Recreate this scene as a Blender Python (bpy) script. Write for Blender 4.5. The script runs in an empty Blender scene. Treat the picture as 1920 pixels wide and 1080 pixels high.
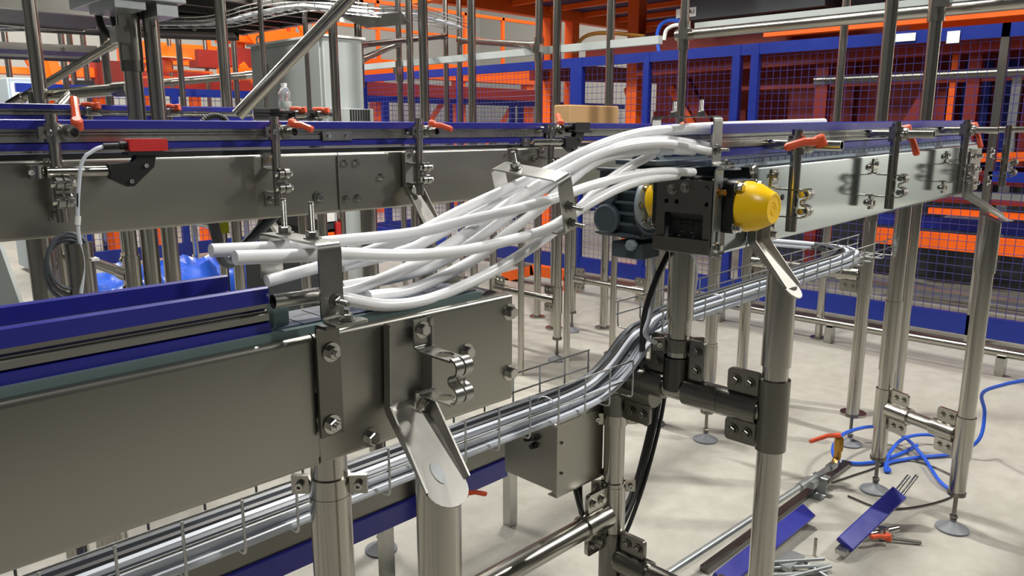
import bpy, math, random
from mathutils import Vector, Matrix, geometry
S = bpy.context.scene
COL = S.collection
R = math.radians
rnd = random.Random(4)

# ---------------------------------------------------------------- camera, light, exposure
cam = bpy.data.cameras.new('camera'); camo = bpy.data.objects.new('camera', cam); COL.objects.link(camo)
cam.sensor_width = 36.0; cam.lens = 1445.0 / 1920.0 * 36.0; cam.clip_start = 0.02; cam.clip_end = 200
pitch = math.atan(300 / 1445.0); azim = R(44.7)
camo.location = (0, 0, 1.55)
camo.rotation_euler = (math.pi / 2 - pitch, 0, azim - math.pi / 2)
S.camera = camo
S.view_settings.view_transform = 'Standard'; S.view_settings.look = 'None'
S.view_settings.gamma = 1.0; S.view_settings.use_curve_mapping = False
S.view_settings.exposure = 0.0
w = bpy.data.worlds.new('hall_world'); S.world = w; w.use_nodes = True
bg = w.node_tree.nodes['Background']; bg.inputs[0].default_value = (0.86, 0.93, 1.0, 1); bg.inputs[1].default_value = 0.06

def area(name, loc, tgt, sx, sy, power, color=(1, 0.97, 0.92)):
    l = bpy.data.lights.new(name, 'AREA'); l.shape = 'RECTANGLE'; l.size = sx; l.size_y = sy
    l.energy = power; l.color = color
    o = bpy.data.objects.new(name, l); COL.objects.link(o); o.location = loc
    o.rotation_euler = (Vector(tgt) - Vector(loc)).to_track_quat('-Z', 'Y').to_euler()
    return o
# rows of long luminaires hung under the hall roof, plus added fill lamps
area('strip_or_fill_light', (5.6, -1.9, 4.8), (3.6, 1.4, 0), 0.12, 0.6, 250)
area('strip_or_fill_light', (3.2, 2.6, 5.6), (3.2, 2.2, 0), 0.12, 0.6, 290)
area('strip_or_fill_light', (1.7, 4.7, 5.6), (1.9, 4.9, 0), 0.2, 1.6, 230)
area('strip_or_fill_light', (12.4, -3.9, 4.2), (14.0, -4.0, 0.8), 0.4, 2.4, 420)  # unseen lamp added to whiten the wall that the bright side plate reflects
area('strip_or_fill_light', (-0.9, -0.7, 5.4), (1.4, 1.0, 1.2), 0.15, 1.2, 80)  # soft fill added to lift the yellow cap, motor and near faces
area('strip_or_fill_light', (5.0, 9.6, 6.0), (4.6, 10.2, 1.0), 0.5, 2.6, 330)
area('strip_or_fill_light', (0.6, 8.0, 5.6), (2.0, 10.2, 1.8), 0.5, 2.6, 600)
area('strip_or_fill_light', (11.4, 9.0, 6.4), (11.0, 10.5, 2), 0.5, 2.6, 260)

# ---------------------------------------------------------------- materials
def lin(c):
    return tuple((v / 255 / 12.92) if v / 255 <= 0.04045 else ((v / 255 + 0.055) / 1.055) ** 2.4 for v in c) + (1,)
def mat(name, rgb, metal=0.0, rough=0.5, var=0.06, scale=30.0, stretch=(1, 1, 1), bump=0.0, alpha=None, rvar=0.08, trans=0.0):
    m = bpy.data.materials.new(name); m.use_nodes = True
    nt = m.node_tree; b = nt.nodes['Principled BSDF']
    c = lin(rgb)
    b.inputs['Metallic'].default_value = metal; b.inputs['Roughness'].default_value = rough
    tc = nt.nodes.new('ShaderNodeTexCoord'); mp = nt.nodes.new('ShaderNodeMapping'); mp.inputs['Scale'].default_value = stretch
    nt.links.new(tc.outputs['Object'], mp.inputs[0])
    n = nt.nodes.new('ShaderNodeTexNoise'); n.inputs['Scale'].default_value = scale; n.inputs['Detail'].default_value = 4
    nt.links.new(mp.outputs[0], n.inputs['Vector'])
    mx = nt.nodes.new('ShaderNodeMix'); mx.data_type = 'RGBA'
    mx.inputs['A'].default_value = tuple(v * (1 - var) for v in c[:3]) + (1,)
    mx.inputs['B'].default_value = tuple(min(1, v * (1 + var)) for v in c[:3]) + (1,)
    nt.links.new(n.outputs['Fac'], mx.inputs['Factor']); nt.links.new(mx.outputs['Result'], b.inputs['Base Color'])
    mr = nt.nodes.new('ShaderNodeMapRange'); mr.inputs['To Min'].default_value = max(0.02, rough - rvar); mr.inputs['To Max'].default_value = rough + rvar
    nt.links.new(n.outputs['Fac'], mr.inputs['Value']); nt.links.new(mr.outputs[0], b.inputs['Roughness'])
    if bump:
        bp = nt.nodes.new('ShaderNodeBump'); bp.inputs['Strength'].default_value = bump; bp.inputs['Distance'].default_value = 0.002
        nt.links.new(n.outputs['Fac'], bp.inputs['Height']); nt.links.new(bp.outputs[0], b.inputs['Normal'])
    if trans: b.inputs['Transmission Weight'].default_value = trans
    return m
M = {}
M['steel'] = mat('brushed_stainless', (172, 171, 166), 1, 0.28, 0.05, 14, (1, 1, 1), 0.02)
M['bracket'] = mat('satin_bracket_steel', (168, 166, 160), 1, 0.42, 0.06, 30)
M['plate'] = mat('stainless_plate', (164, 162, 154), 1, 0.33, 0.06, 5, (0.6, 1, 1.6), 0.0)
M['mirror'] = mat('polished_plate', (196, 206, 208), 1, 0.12, 0.03, 5, (0.6, 1, 1.6), 0.0, rvar=0.04)
M['tube'] = mat('stainless_tube', (182, 179, 171), 1, 0.20, 0.05, 40, (1, 1, 0.04), 0.0)
M['htube'] = mat('stainless_cross_tube', (172, 169, 161), 1, 0.22, 0.05, 30, (0.2, 0.2, 1), 0.0)
M['dark'] = mat('dark_steel', (122, 120, 114), 1, 0.30, 0.06, 20)
M['chrome'] = mat('bright_bolt_steel', (205, 203, 198), 1, 0.16, 0.04, 60)
M['black'] = mat('black_plastic', (22, 23, 25), 0, 0.45, 0.1, 40)
M['rubber'] = mat('grey_foot_plastic', (112, 115, 120), 0, 0.55, 0.08, 40)
M['blue'] = mat('blue_wear_plastic', (40, 43, 136), 0, 0.30, 0.06, 12)
M['fenceblue'] = mat('blue_powder_coat', (18, 40, 128), 0, 0.35, 0.06, 12)
M['meshblue'] = mat('violet_blue_wire', (54, 50, 116), 0, 0.4, 0.06, 12)
M['white'] = mat('white_rod_plastic', (240, 241, 243), 0, 0.28, 0.02, 10)
M['greycable'] = mat('pale_grey_cable', (208, 214, 224), 0, 0.38, 0.04, 10)
M['blackcable'] = mat('black_cable', (34, 35, 37), 0, 0.42, 0.08, 10)
M['darkcable'] = mat('dark_grey_cable', (78, 83, 90), 0, 0.42, 0.08, 10)
M['orange'] = mat('orange_paint', (248, 102, 12), 0, 0.42, 0.05, 6)
M['handle'] = mat('orange_handle_plastic', (222, 88, 52), 0, 0.42, 0.05, 30)
M['red'] = mat('red_sensor_plastic', (196, 44, 44), 0, 0.4, 0.05, 30)
M['redpanel'] = mat('red_brown_paint', (128, 30, 20), 0, 0.5, 0.10, 3)
M['yellow'] = mat('yellow_cap_plastic', (255, 204, 6), 0, 0.30, 0.03, 30)
M['motor'] = mat('grey_blue_cast_paint', (74, 86, 94), 0.1, 0.38, 0.08, 60, bump=0.15)
M['motorlight'] = mat('pale_grey_paint', (150, 162, 170), 0, 0.4, 0.05, 40)
M['chain'] = mat('slate_chain_plastic', (88, 98, 118), 0, 0.32, 0.08, 30)
M['strip'] = mat('teal_grey_strip', (92, 112, 112), 0, 0.4, 0.06, 20)
M['cabinet'] = mat('grey_cabinet_paint', (165, 172, 170), 0, 0.45, 0.03, 4)
M['card'] = mat('brown_cardboard', (188, 150, 104), 0, 0.75, 0.05, 20, (1, 1, 4))
M['bag'] = mat('blue_plastic_film', (40, 92, 205), 0, 0.25, 0.25, 8, bump=0.3)
M['hose'] = mat('blue_air_hose', (38, 88, 200), 0, 0.35, 0.05, 20)
M['galv'] = mat('galvanised_steel', (175, 180, 180), 0.85, 0.38, 0.08, 30)
M['wire'] = mat('bright_tray_wire', (190, 192, 192), 1, 0.3, 0.05, 40)
M['clear'] = mat('clear_bottle_plastic', (235, 240, 245), 0, 0.12, 0.01, 10, trans=0.9)
M['label'] = mat('white_label', (235, 235, 232), 0, 0.6, 0.02, 10)
M['ink'] = mat('black_ink', (16, 16, 18), 0, 0.6, 0.05, 10)
M['brass'] = mat('brass_fitting', (186, 140, 70), 1, 0.3, 0.06, 30)
M['lime'] = mat('yellow_green_tape', (200, 205, 30), 0, 0.5, 0.05, 30)
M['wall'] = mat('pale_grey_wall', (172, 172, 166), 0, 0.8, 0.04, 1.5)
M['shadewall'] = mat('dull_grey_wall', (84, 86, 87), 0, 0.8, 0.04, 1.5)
M['deck'] = mat('violet_deck', (56, 44, 92), 0, 0.6, 0.06, 3)
M['darkbox'] = mat('dark_grey_cabinet', (44, 48, 52), 0, 0.5, 0.06, 5)
def floor_mat():
    m = mat('polished_concrete', (168, 166, 157), 0, 0.42, 0.05, 1.2)
    nt = m.node_tree; b = nt.nodes['Principled BSDF']
    n2 = nt.nodes.new('ShaderNodeTexNoise'); n2.inputs['Scale'].default_value = 9; n2.inputs['Detail'].default_value = 9; n2.inputs['Roughness'].default_value = 0.7
    tc = nt.nodes.new('ShaderNodeTexCoord'); nt.links.new(tc.outputs['Object'], n2.inputs['Vector'])
    cr = nt.nodes.new('ShaderNodeValToRGB'); cr.color_ramp.elements[0].position = 0.3; cr.color_ramp.elements[0].color = (0.80, 0.79, 0.77, 1)
    cr.color_ramp.elements[1].position = 0.6; cr.color_ramp.elements[1].color = (1, 1, 1, 1)
    nt.links.new(n2.outputs['Fac'], cr.inputs[0])
    mu = nt.nodes.new('ShaderNodeMix'); mu.data_type = 'RGBA'; mu.blend_type = 'MULTIPLY'; mu.inputs['Factor'].default_value = 1
    src = b.inputs['Base Color'].links[0].from_socket
    nt.links.new(src, mu.inputs['A']); nt.links.new(cr.outputs[0], mu.inputs['B']); nt.links.new(mu.outputs['Result'], b.inputs['Base Color'])
    return m
M['floor'] = floor_mat()

# ---------------------------------------------------------------- mesh builder
def perp(d):
    d = Vector(d).normalized()
    a = Vector((0, 0, 1)) if abs(d.z) < 0.9 else Vector((1, 0, 0))
    u = d.cross(a).normalized(); v = d.cross(u).normalized()
    return u, v
class MB:
    def __init__(s): s.v = []; s.f = []
    def add(s, vs, fs):
        n = len(s.v); s.v += [tuple(x) for x in vs]; s.f += [tuple(i + n for i in q) for q in fs]; return s
    def box(s, c, d, U=(1, 0, 0), V=(0, 1, 0)):
        U = Vector(U).normalized(); V = Vector(V).normalized(); W = U.cross(V); c = Vector(c)
        vs = [c + U * (x * d[0] / 2) + V * (y * d[1] / 2) + W * (z * d[2] / 2) for z in (-1, 1) for y in (-1, 1) for x in (-1, 1)]
        return s.add(vs, [(0, 2, 3, 1), (4, 5, 7, 6), (0, 1, 5, 4), (2, 6, 7, 3), (0, 4, 6, 2), (1, 3, 7, 5)])
    def b2(s, a, b):
        return s.box([(a[i] + b[i]) / 2 for i in range(3)], [abs(b[i] - a[i]) for i in range(3)])
    def bar(s, p0, p1, wy, wz, up=(0, 0, 1)):
        p0 = Vector(p0); p1 = Vector(p1); U = (p1 - p0).normalized(); V = Vector(up).cross(U).normalized()
        return s.box((p0 + p1) / 2, ((p1 - p0).length, wy, wz), U, V)
    def ring(s, c, u, v, r, n):
        return [c + u * (r * math.cos(2 * math.pi * k / n)) + v * (r * math.sin(2 * math.pi * k / n)) for k in range(n)]
    def lathe(s, p, d, prof, n=16):
        """prof: (radius, height) pairs along d; closed where the radius is 0"""
        p = Vector(p); d = Vector(d).normalized(); u, v = perp(d)
        vs = []; fs = []; base = 0; prev = None
        for r, h in prof:
            c = p + d * h
            if r <= 1e-6: cur = [len(vs)]; vs.append(c)
            else: cur = list(range(len(vs), len(vs) + n)); vs += s.ring(c, u, v, r, n)
            if prev:
                for k in range(n):
                    k2 = (k + 1) % n
                    if len(prev) == 1 and len(cur) == 1: break
                    if len(prev) == 1: fs.append((prev[0], cur[k2], cur[k]))
                    elif len(cur) == 1: fs.append((prev[k], prev[k2], cur[0]))
                    else: fs.append((prev[k], prev[k2], cur[k2], cur[k]))
            prev = cur
        return s.add(vs, fs)
    def cyl(s, p0, p1, r, n=16, r2=None):
        p0 = Vector(p0); p1 = Vector(p1); L = (p1 - p0).length
        return s.lathe(p0, p1 - p0, [(0, 0), (r, 0), (r if r2 is None else r2, L), (0, L)], n)
    def pipe(s, p0, p1, r, ri, n=20):
        p0 = Vector(p0); p1 = Vector(p1); L = (p1 - p0).length
        return s.lathe(p0, p1 - p0, [(ri, 0), (r, 0), (r, L), (ri, L), (ri, 0)], n)
    def hex(s, p, d, r, h):
        return s.lathe(p, d, [(0, 0), (r, 0), (r, h * 0.85), (r * 0.87, h), (0, h)], 6)
    def tube(s, pts, r, n=8, closed=False, caps=True):
        P = [Vector(p) for p in pts]; N = len(P); T = []
        for i in range(N):
            a = P[i - 1] if (i > 0 or closed) else P[i]; b = P[(i + 1) % N] if (i < N - 1 or closed) else P[i]
            T.append((b - a).normalized())
        u, v = perp(T[0]); vs = []; fs = []
        for i in range(N):
            u = (u - T[i] * u.dot(T[i])).normalized(); v = T[i].cross(u)
            rr = r[i] if isinstance(r, (list, tuple)) else r
            vs += s.ring(P[i], u, v, rr, n)
        for i in range(N if closed else N - 1):
            j = (i + 1) % N
            for k in range(n):
                k2 = (k + 1) % n; fs.append((i * n + k, i * n + k2, j * n + k2, j * n + k))
        if caps and not closed:
            fs.append(tuple(range(n - 1, -1, -1))); fs.append(tuple((N - 1) * n + k for k in range(n)))
        return s.add(vs, fs)
    def ext(s, poly, o, U, V, th, holes=()):
        """polygon (with holes) in the plane o+aU+bV, thickened along UxV"""
        o = Vector(o); U = Vector(U); V = Vector(V); W = U.cross(V).normalized()
        loops = [poly] + list(holes)
        flat = [p for l in loops for p in l]
        tris = geometry.tessellate_polygon([[Vector((a, b, 0)) for a, b in l] for l in loops])
        n = len(flat)
        vs = [o + U * a + V * b for a, b in flat] + [o + U * a + V * b + W * th for a, b in flat]
        fs = []
        for t in tris:
            a, b, c = (flat[i] for i in t)
            ccw = (b[0] - a[0]) * (c[1] - a[1]) - (b[1] - a[1]) * (c[0] - a[0]) > 0
            t = t if ccw else t[::-1]
            fs.append(tuple(t[::-1])); fs.append(tuple(i + n for i in t))
        st = 0
        for li, l in enumerate(loops):
            m = len(l)
            ar = sum(l[i][0] * l[(i + 1) % m][1] - l[(i + 1) % m][0] * l[i][1] for i in range(m))
            fw = (ar > 0) == (li == 0)
            for i in range(m):
                a, b = st + i, st + (i + 1) % m
                fs.append((a, b, b + n, a + n) if fw else (b, a, a + n, b + n))
            st += m
        return s.add(vs, fs)
    def sheet(s, path, th, w, o, U, V):
        """bent sheet metal: an open 2D path in the plane (U,V), th thick, w wide along UxV (centred)"""
        n = len(path); L = []; Rr = []
        for i in range(n):
            a = Vector(path[max(i - 1, 0)]); b = Vector(path[min(i + 1, n - 1)]); c = Vector(path[i])
            if 0 < i < n - 1:
                d1 = (c - a).normalized(); d2 = (b - c).normalized(); n1 = Vector((-d1.y, d1.x)); n2 = Vector((-d2.y, d2.x))
                nn = (n1 + n2).normalized(); nn /= max(0.4, nn.dot(n1))
            else:
                d = (b - a).normalized(); nn = Vector((-d.y, d.x))
            L.append(c + nn * th / 2); Rr.append(c - nn * th / 2)
        poly = [tuple(p) for p in Rr] + [tuple(p) for p in reversed(L)]
        o = Vector(o); U = Vector(U); V = Vector(V); W = U.cross(V).normalized()
        m = len(poly); vs = [o + U * a + V * b + W * (k * w) for k in (-0.5, 0.5) for a, b in poly]; fs = []
        for i in range(n - 1):
            a, b, c, d = i, i + 1, m - 2 - i, m - 1 - i
            fs.append((d, c, b, a)); fs.append((a + m, b + m, c + m, d + m))
        for i in range(m): j = (i + 1) % m; fs.append((i, j, j + m, i + m))
        return s.add(vs, fs)
    def xform(s, mtx):
        s.v = [tuple(mtx @ Vector(p)) for p in s.v]; return s
    def mesh(s, name, m):
        me = bpy.data.meshes.new(name); me.from_pydata(s.v, [], s.f); me.materials.append(m)
        me.polygons.foreach_set('use_smooth', [True] * len(me.polygons)); me.set_sharp_from_angle(angle=R(34)); me.update()
        return me
def fillet(pts, r, n=5):
    out = [tuple(pts[0])]
    for i in range(1, len(pts) - 1):
        a, b, c = Vector(pts[i - 1]), Vector(pts[i]), Vector(pts[i + 1])
        d1 = (a - b).normalized(); d2 = (c - b).normalized()
        ang = d1.angle(d2); t = min(r / max(1e-4, math.tan(ang / 2)), 0.49 * (a - b).length, 0.49 * (c - b).length)
        p0 = b + d1 * t; p2 = b + d2 * t
        for k in range(n + 1):
            q = k / n; out.append(tuple(p0 * (1 - q) ** 2 + b * (2 * q * (1 - q)) + p2 * q * q))
    out.append(tuple(pts[-1])); return out
def rrect(x0, y0, x1, y1, r, n=4):
    o = []
    for cx, cy, a in ((x1 - r, y0 + r, -90), (x1 - r, y1 - r, 0), (x0 + r, y1 - r, 90), (x0 + r, y0 + r, 180)):
        for k in range(n + 1): t = R(a + 90 * k / n); o.append((cx + r * math.cos(t), cy + r * math.sin(t)))
    return o
def circ(x, y, r, n=14): return [(x + r * math.cos(2 * math.pi * k / n), y + r * math.sin(2 * math.pi * k / n)) for k in range(n)]
def smooth(pts, k=6):
    P = [Vector(p) for p in pts]; P = [P[0] * 2 - P[1]] + P + [P[-1] * 2 - P[-2]]; out = []
    for i in range(1, len(P) - 2):
        for j in range(k):
            t = j / k; a, b, c, d = P[i - 1:i + 3]
            out.append(0.5 * ((2 * b) + (c - a) * t + (2 * a - 5 * b + 4 * c - d) * t * t + (3 * b - a - 3 * c + d) * t ** 3))
    out.append(P[-2]); return out

# ---------------------------------------------------------------- objects
WP = {}
def tag(o, label, cat, group=None):
    o['label'] = label; o['category'] = cat
    if group: o['group'] = group
    return o
def thing(name, loc, label, cat, group=None):
    o = bpy.data.objects.new(name, None); COL.objects.link(o); o.location = loc; o.empty_display_size = 0.05
    WP[o.name] = Vector(loc); return tag(o, label, cat, group)
def part(name, mb, m, parent, bev=0, kind=None, label=None):
    me = mb if isinstance(mb, bpy.types.Mesh) else mb.mesh(name, M[m])
    o = bpy.data.objects.new(name, me); COL.objects.link(o); o.parent = parent
    o.location = -WP[parent.name]; WP[o.name] = Vector((0, 0, 0))
    if bev:
        b = o.modifiers.new('edge', 'BEVEL'); b.width = bev; b.segments = 2; b.limit_method = 'ANGLE'; b.angle_limit = R(50)
    if kind: o['kind'] = kind
    if label: o['label'] = label
    return o
def solo(name, mb, m, label, cat, group=None, loc=None, kind=None):
    """a thing that is one mesh"""
    c = Vector(loc) if loc else Vector([sum(p[i] for p in mb.v) / len(mb.v) for i in range(3)])
    mb.v = [tuple(Vector(p) - c) for p in mb.v]
    o = bpy.data.objects.new(name, mb.mesh(name, M[m])); COL.objects.link(o); o.location = c
    WP[o.name] = c
    if kind: o['kind'] = kind
    return tag(o, label, cat, group)
def struct(name, mb, m):
    o = bpy.data.objects.new(name, mb.mesh(name, M[m])); COL.objects.link(o); o['kind'] = 'structure'; WP[o.name] = Vector((0, 0, 0)); return o
CACHE = {}
def put(name, key, make, m, parent, p, d=(0, 0, 1), label=None):
    """a piece that shares mesh data with its look-alikes: make() builds it at the origin pointing along +Z"""
    if key not in CACHE: CACHE[key] = make().mesh(name, M[m])
    o = bpy.data.objects.new(name, CACHE[key]); COL.objects.link(o); o.parent = parent
    o.location = Vector(p) - WP[parent.name]
    o.rotation_euler = Vector(d).to_track_quat('Z', 'Y').to_euler(); WP[o.name] = Vector(p)
    if label: o['label'] = label
    return o
def mk_bolt(s, h):
    return lambda: MB().lathe((0, 0, 0), (0, 0, 1), [(0, 0), (s * 1.45, 0), (s * 1.45, s * 0.2), (0, s * 0.2)], 16).hex((0, 0, s * 0.2), (0, 0, 1), s, h)
def bolt(parent, p, d, s=0.0105, h=0.010, m='chrome'):
    return put('bolt', ('bolt', s, h, m), mk_bolt(s, h), m, parent, p, d)
def mk_stud(s, L):
    def f():
        b = MB().lathe((0, 0, 0), (0, 0, 1), [(0, 0), (s * 1.4, 0), (s * 1.4, s * 0.18), (0, s * 0.18)], 16).hex((0, 0, s * 0.18), (0, 0, 1), s, s * 0.95)
        pr = [(0, s)]; r = s * 0.52; k = int((L - s) / 0.0022)
        for i in range(k): pr += [(r, s + i * 0.0022), (r * 0.86, s + (i + 0.5) * 0.0022)]
        pr += [(r * 0.8, L), (0, L)]
        return b.lathe((0, 0, 0), (0, 0, 1), pr, 10)
    return f
def stud(parent, p, d, s=0.009, L=0.028, m='steel'):
    return put('nut_and_stud', ('stud', s, L, m), mk_stud(s, L), m, parent, p, d)
def mk_socket(s):
    return lambda: MB().lathe((0, 0, 0), (0, 0, 1), [(s, 0), (s, s * 1.2), (s * 0.9, s * 1.3), (s * 0.5, s * 1.3), (s * 0.5, s * 0.7), (0, s * 0.7)], 12)
def socket(parent, p, d, s=0.006):
    return put('cap_screw', ('sock', s), mk_socket(s), 'chrome', parent, p, d)
def dup(root, loc, label=None, group=None, rotz=None):
    r = root.copy(); COL.objects.link(r); r.location = loc; WP[r.name] = Vector(loc)
    if rotz is not None: r.rotation_euler = (0, 0, rotz)
    if label: r['label'] = label
    if group: r['group'] = group
    for ch in list(root.children):
        c = ch.copy(); COL.objects.link(c); c.parent = r
        for g in list(ch.children):
            d = g.copy(); COL.objects.link(d); d.parent = c
    return r
X, Y, Z = (1, 0, 0), (0, 1, 0), (0, 0, 1)
NY = (0, -1, 0)
# ================================================================ the hall
struct('floor', MB().b2((-2.6, -5.2, -0.2), (14.2, 15.2, 0)), 'floor')
struct('wall_back', MB().b2((-2.6, 15, 0), (14, 15.2, 8)), 'wall')
struct('wall_right', MB().b2((14, -5.2, 0), (14.2, 15.2, 8)), 'wall')
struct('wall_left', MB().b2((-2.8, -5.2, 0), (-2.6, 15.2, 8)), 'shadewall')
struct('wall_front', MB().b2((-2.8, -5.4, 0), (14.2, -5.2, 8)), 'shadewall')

# ================================================================ shared builders
def tee_clamp(root, p, d, rp=0.03, m='dark', low=True, tall=False, post=0.085):
    """cast clamp where the tube along d meets the upright at p: sleeve on the upright, sleeve on the tube, bolted ears"""
    p = Vector(p); d = Vector(d).normalized()
    b = MB().cyl(p - Vector((0, 0, post)), p + Vector((0, 0, 0.085)), rp + 0.0055, 20).cyl(p + d * rp, p + d * 0.13, rp + 0.005, 20)
    part('clamp_sleeve', b, m, root)
    side = Vector((0, 0, 1)).cross(d)
    for s in ((1, -1) if low else (1,)):
        e = MB().ext(rrect(rp, 0.034, 0.078, 0.135, 0.010, 3) if tall else rrect(rp, 0.034, 0.115, 0.09, 0.010, 3) if s > 0 else rrect(rp, -0.09, 0.115, -0.034, 0.010, 3), p + side * 0.006, d, Vector((0, 0, 1)), 0.012)
        ear = part('clamp_ear', e, m, root)
        for a, hh in (((0.056, 0.060), (0.056, 0.108)) if tall else ((0.058, 0.062), (0.094, 0.062))):
            for q in (1, -1):
                bolt(ear, p + d * a + Vector((0, 0, hh * s)) + side * 0.0065 * q, side * q, 0.010, 0.008, m)
def collar(root, p, r, d=(0.7, -0.7, 0), m='tube'):
    p = Vector(p); d = Vector(d).normalized()
    b = MB().pipe(p - Vector((0, 0, 0.016)), p + Vector((0, 0, 0.016)), r + 0.004, r - 0.002, 24)
    for s in (1, -1): b.box(p + d * s * (r + 0.015), (0.034, 0.010, 0.032), d, Vector((0, 0, 1)).cross(d))
    c = part('split_collar', b, m, root)
    n = Vector((0, 0, 1)).cross(d)
    if n.y > 0: n = -n
    for s in (1, -1): socket(c, p + d * s * (r + 0.018) + n * 0.005, n, 0.007)
def mk_foot():
    return MB().lathe((0, 0, 0), (0, 0, 1), [(0, 0), (0.060, 0), (0.060, 0.008), (0.020, 0.028), (0.012, 0.036), (0.012, 0.045), (0, 0.045)], 24)
def mk_spindle():
    b = MB().cyl((0, 0, 0.03), (0, 0, 0.165), 0.008, 10).hex((0, 0, 0.05), (0, 0, 1), 0.015, 0.012)
    return b.lathe((0, 0, 0.148), (0, 0, 1), [(0, 0), (0.033, 0), (0.033, 0.014), (0, 0.014)], 20)
def leg(root, x, y, zt, r=0.03, foot=True, sleeve=None, m='tube', slant=0.0):
    z0 = 0.155 if foot else 0.0
    def cut(b, top, rr):   # mitre cut that meets the sloping bracket
        if slant: b.v = [(p, q, c + (q - (y - rr)) * slant if c > top - 1e-4 else c) for p, q, c in b.v]
        return b
    l = part('leg', cut(MB().cyl((x, y, z0), (x, y, zt), r, 24), zt, r), m, root)
    if sleeve: part('leg_sleeve', cut(MB().cyl((x, y, sleeve[0]), (x, y, sleeve[1]), r + 0.004, 24), sleeve[1] if slant and sleeve[1] >= zt else 99, r + 0.004), m, root)
    if foot:
        put('foot_pad', 'foot', mk_foot, 'rubber', l, (x, y, 0)); put('foot_spindle', 'spin', mk_spindle, 'dark', l, (x, y, 0))
    return l
def tube(root, a, b, r=0.028, m='htube', name='cross_tube'):
    return part(name, MB().cyl(a, b, r, 20), m, root)

def mk_handle():
    b = MB().lathe((0, 0, -0.004), (0, 0, 1), [(0, 0), (0.0125, 0), (0.0125, 0.022), (0.009, 0.026), (0, 0.026)], 14)
    return b.tube([(0, 0, 0.010), (0.018, 0, 0.014), (0.036, 0, 0.022), (0.074, 0, 0.027), (0.079, 0, 0.027)], [0.0115, 0.0095, 0.0085, 0.0095, 0.006], 8)
def clamp_parts(root, x, yf, zc, post, outy=-1, m='steel'):
    """bent strap clamp bolted to a frame face: two tabs, two arms, two knuckles; the post hole and slit are cut through"""
    O = Vector((0, outy, 0)); o = Vector((x, yf, zc)); XX = Vector((1, 0, 0))
    W = 0.015; th = 0.003
    b = MB()
    hole = [(0.05 + 0.0138 * math.cos(R(a)), 0.0138 * math.sin(R(a))) for a in range(-6, -355, -18)]
    prong = [(0.012, -W), (0.079, -W), (0.079, -0.0016), (0.064, -0.0016)] + hole[1:-1] + [(0.064, 0.0016), (0.079, 0.0016), (0.079, W), (0.012, W)]
    for s in (1, -1):
        b.ext(prong, o + Vector((0, 0, 0.031 * s - th / 2)), O, XX if outy > 0 else -XX, th)
        b.sheet(fillet([(0.002, 0.072 * s), (0.002, 0.031 * s), (0.0125, 0.031 * s)], 0.007), th, 2 * W, o, O, Vector((0, 0, 1)))
        # knuckles: the two halves on either side of the slit
    kn = [(0.0785, 0.031)] + [(0.080 + 0.0120 * math.sin(R(a)), 0.019 + 0.0120 * math.cos(R(a))) for a in range(0, 190, 20)] + [(0.0755, 0.004), (0.0745, 0)]
    kn = kn + [(a, -c) for a, c in reversed(kn[:-1])]
    for q in (1, -1): b.sheet(kn, th, W - 0.0016, o + XX * q * (W / 2 + 0.0008), O, Vector((0, 0, 1)))
    c = part('strap_clamp', b, m, root)
    for s in (1, -1): bolt(c, o + O * 0.0035 + Vector((0, 0, 0.056 * s)), O, 0.0085, 0.008)
    if post:
        for s in (1, -1):
            pin = MB().cyl((-0.020, 0, 0), (0.020, 0, 0), 0.0072, 12).hex((0.020, 0, 0), (1, 0, 0), 0.0085, 0.006).hex((-0.020, 0, 0), (-1, 0, 0), 0.0085, 0.006)
            k = ('pin',)
            if k not in CACHE: CACHE[k] = pin.mesh('clamp_bolt', M['chrome'])
            q = bpy.data.objects.new('clamp_bolt', CACHE[k]); COL.objects.link(q); q.parent = c
            q.location = o + O * 0.0805 + Vector((0, 0, 0.019 * s)); WP[q.name] = q.location.copy()
def rail_post(name, x, yf, zc, zt, za, arm, hdir, label, group, lever=True, cat='bracket', zb=None):
    """upright round post in a strap clamp, with a cross block, an arm that carries the rail and an orange clamping lever"""
    yp = yf - 0.05
    t = thing(name, (x, yf, zc), label, cat, group)
    clamp_parts(t, x, yf, zc, True)
    part('post', MB().cyl((x, yp, zb if zb else zc - 0.068), (x, yp, zt), 0.0125, 18), 'tube', t)
    part('cross_block', MB().cyl((x, yp, za - 0.021), (x, yp, za + 0.021), 0.019, 18).cyl((x + 0.027, yp - 0.022, za), (x + 0.027, yp + 0.022, za), 0.018, 16).box((x - 0.02, yp, za), (0.02, 0.018, 0.026)), 'steel', t)
    socket(t, (x - 0.012, yp - 0.016, za), NY, 0.006)
    part('arm', MB().pipe((x + 0.027, yp - arm, za), (x + 0.027, yf + 0.06, za), 0.0115, 0.009, 16), 'tube', t)
    if lever:
        lv = put('clamping_lever', 'lever', mk_handle, 'handle', t, (x + 0.05, yp, za + 0.012), (0, -0.35, 0.95))
        lv.rotation_euler = hdir
    return t
def frame_plate(root, x0, x1, yf, z0, z1, m, inward=1, slope=0.0, zref=None):
    """C-section side plate: rounded top lip turned inwards, short bottom lip"""
    I = Vector((0, inward, 0))
    path = fillet([(0.022, z1), (0, z1), (0, z0), (0.018, z0)], 0.007, 5)
    b = MB().sheet(path, 0.003, x1 - x0, ((x0 + x1) / 2, yf + 0.0015 * inward, 0), I, Z)
    if slope: b.v = [(a, c, d + slope * (a - zref)) for a, c, d in b.v]
    return part('side_plate', b, m, root)
def slat_mesh(w):
    def f():
        b = MB().box((0, 0, 0), (0.0358, w, 0.0048)); b.box((0, w * 0.22, -0.006), (0.044, 0.014, 0.009)); b.box((0.002, -w * 0.22, -0.006), (0.040, 0.014, 0.009))
        return b
    return f
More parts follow.
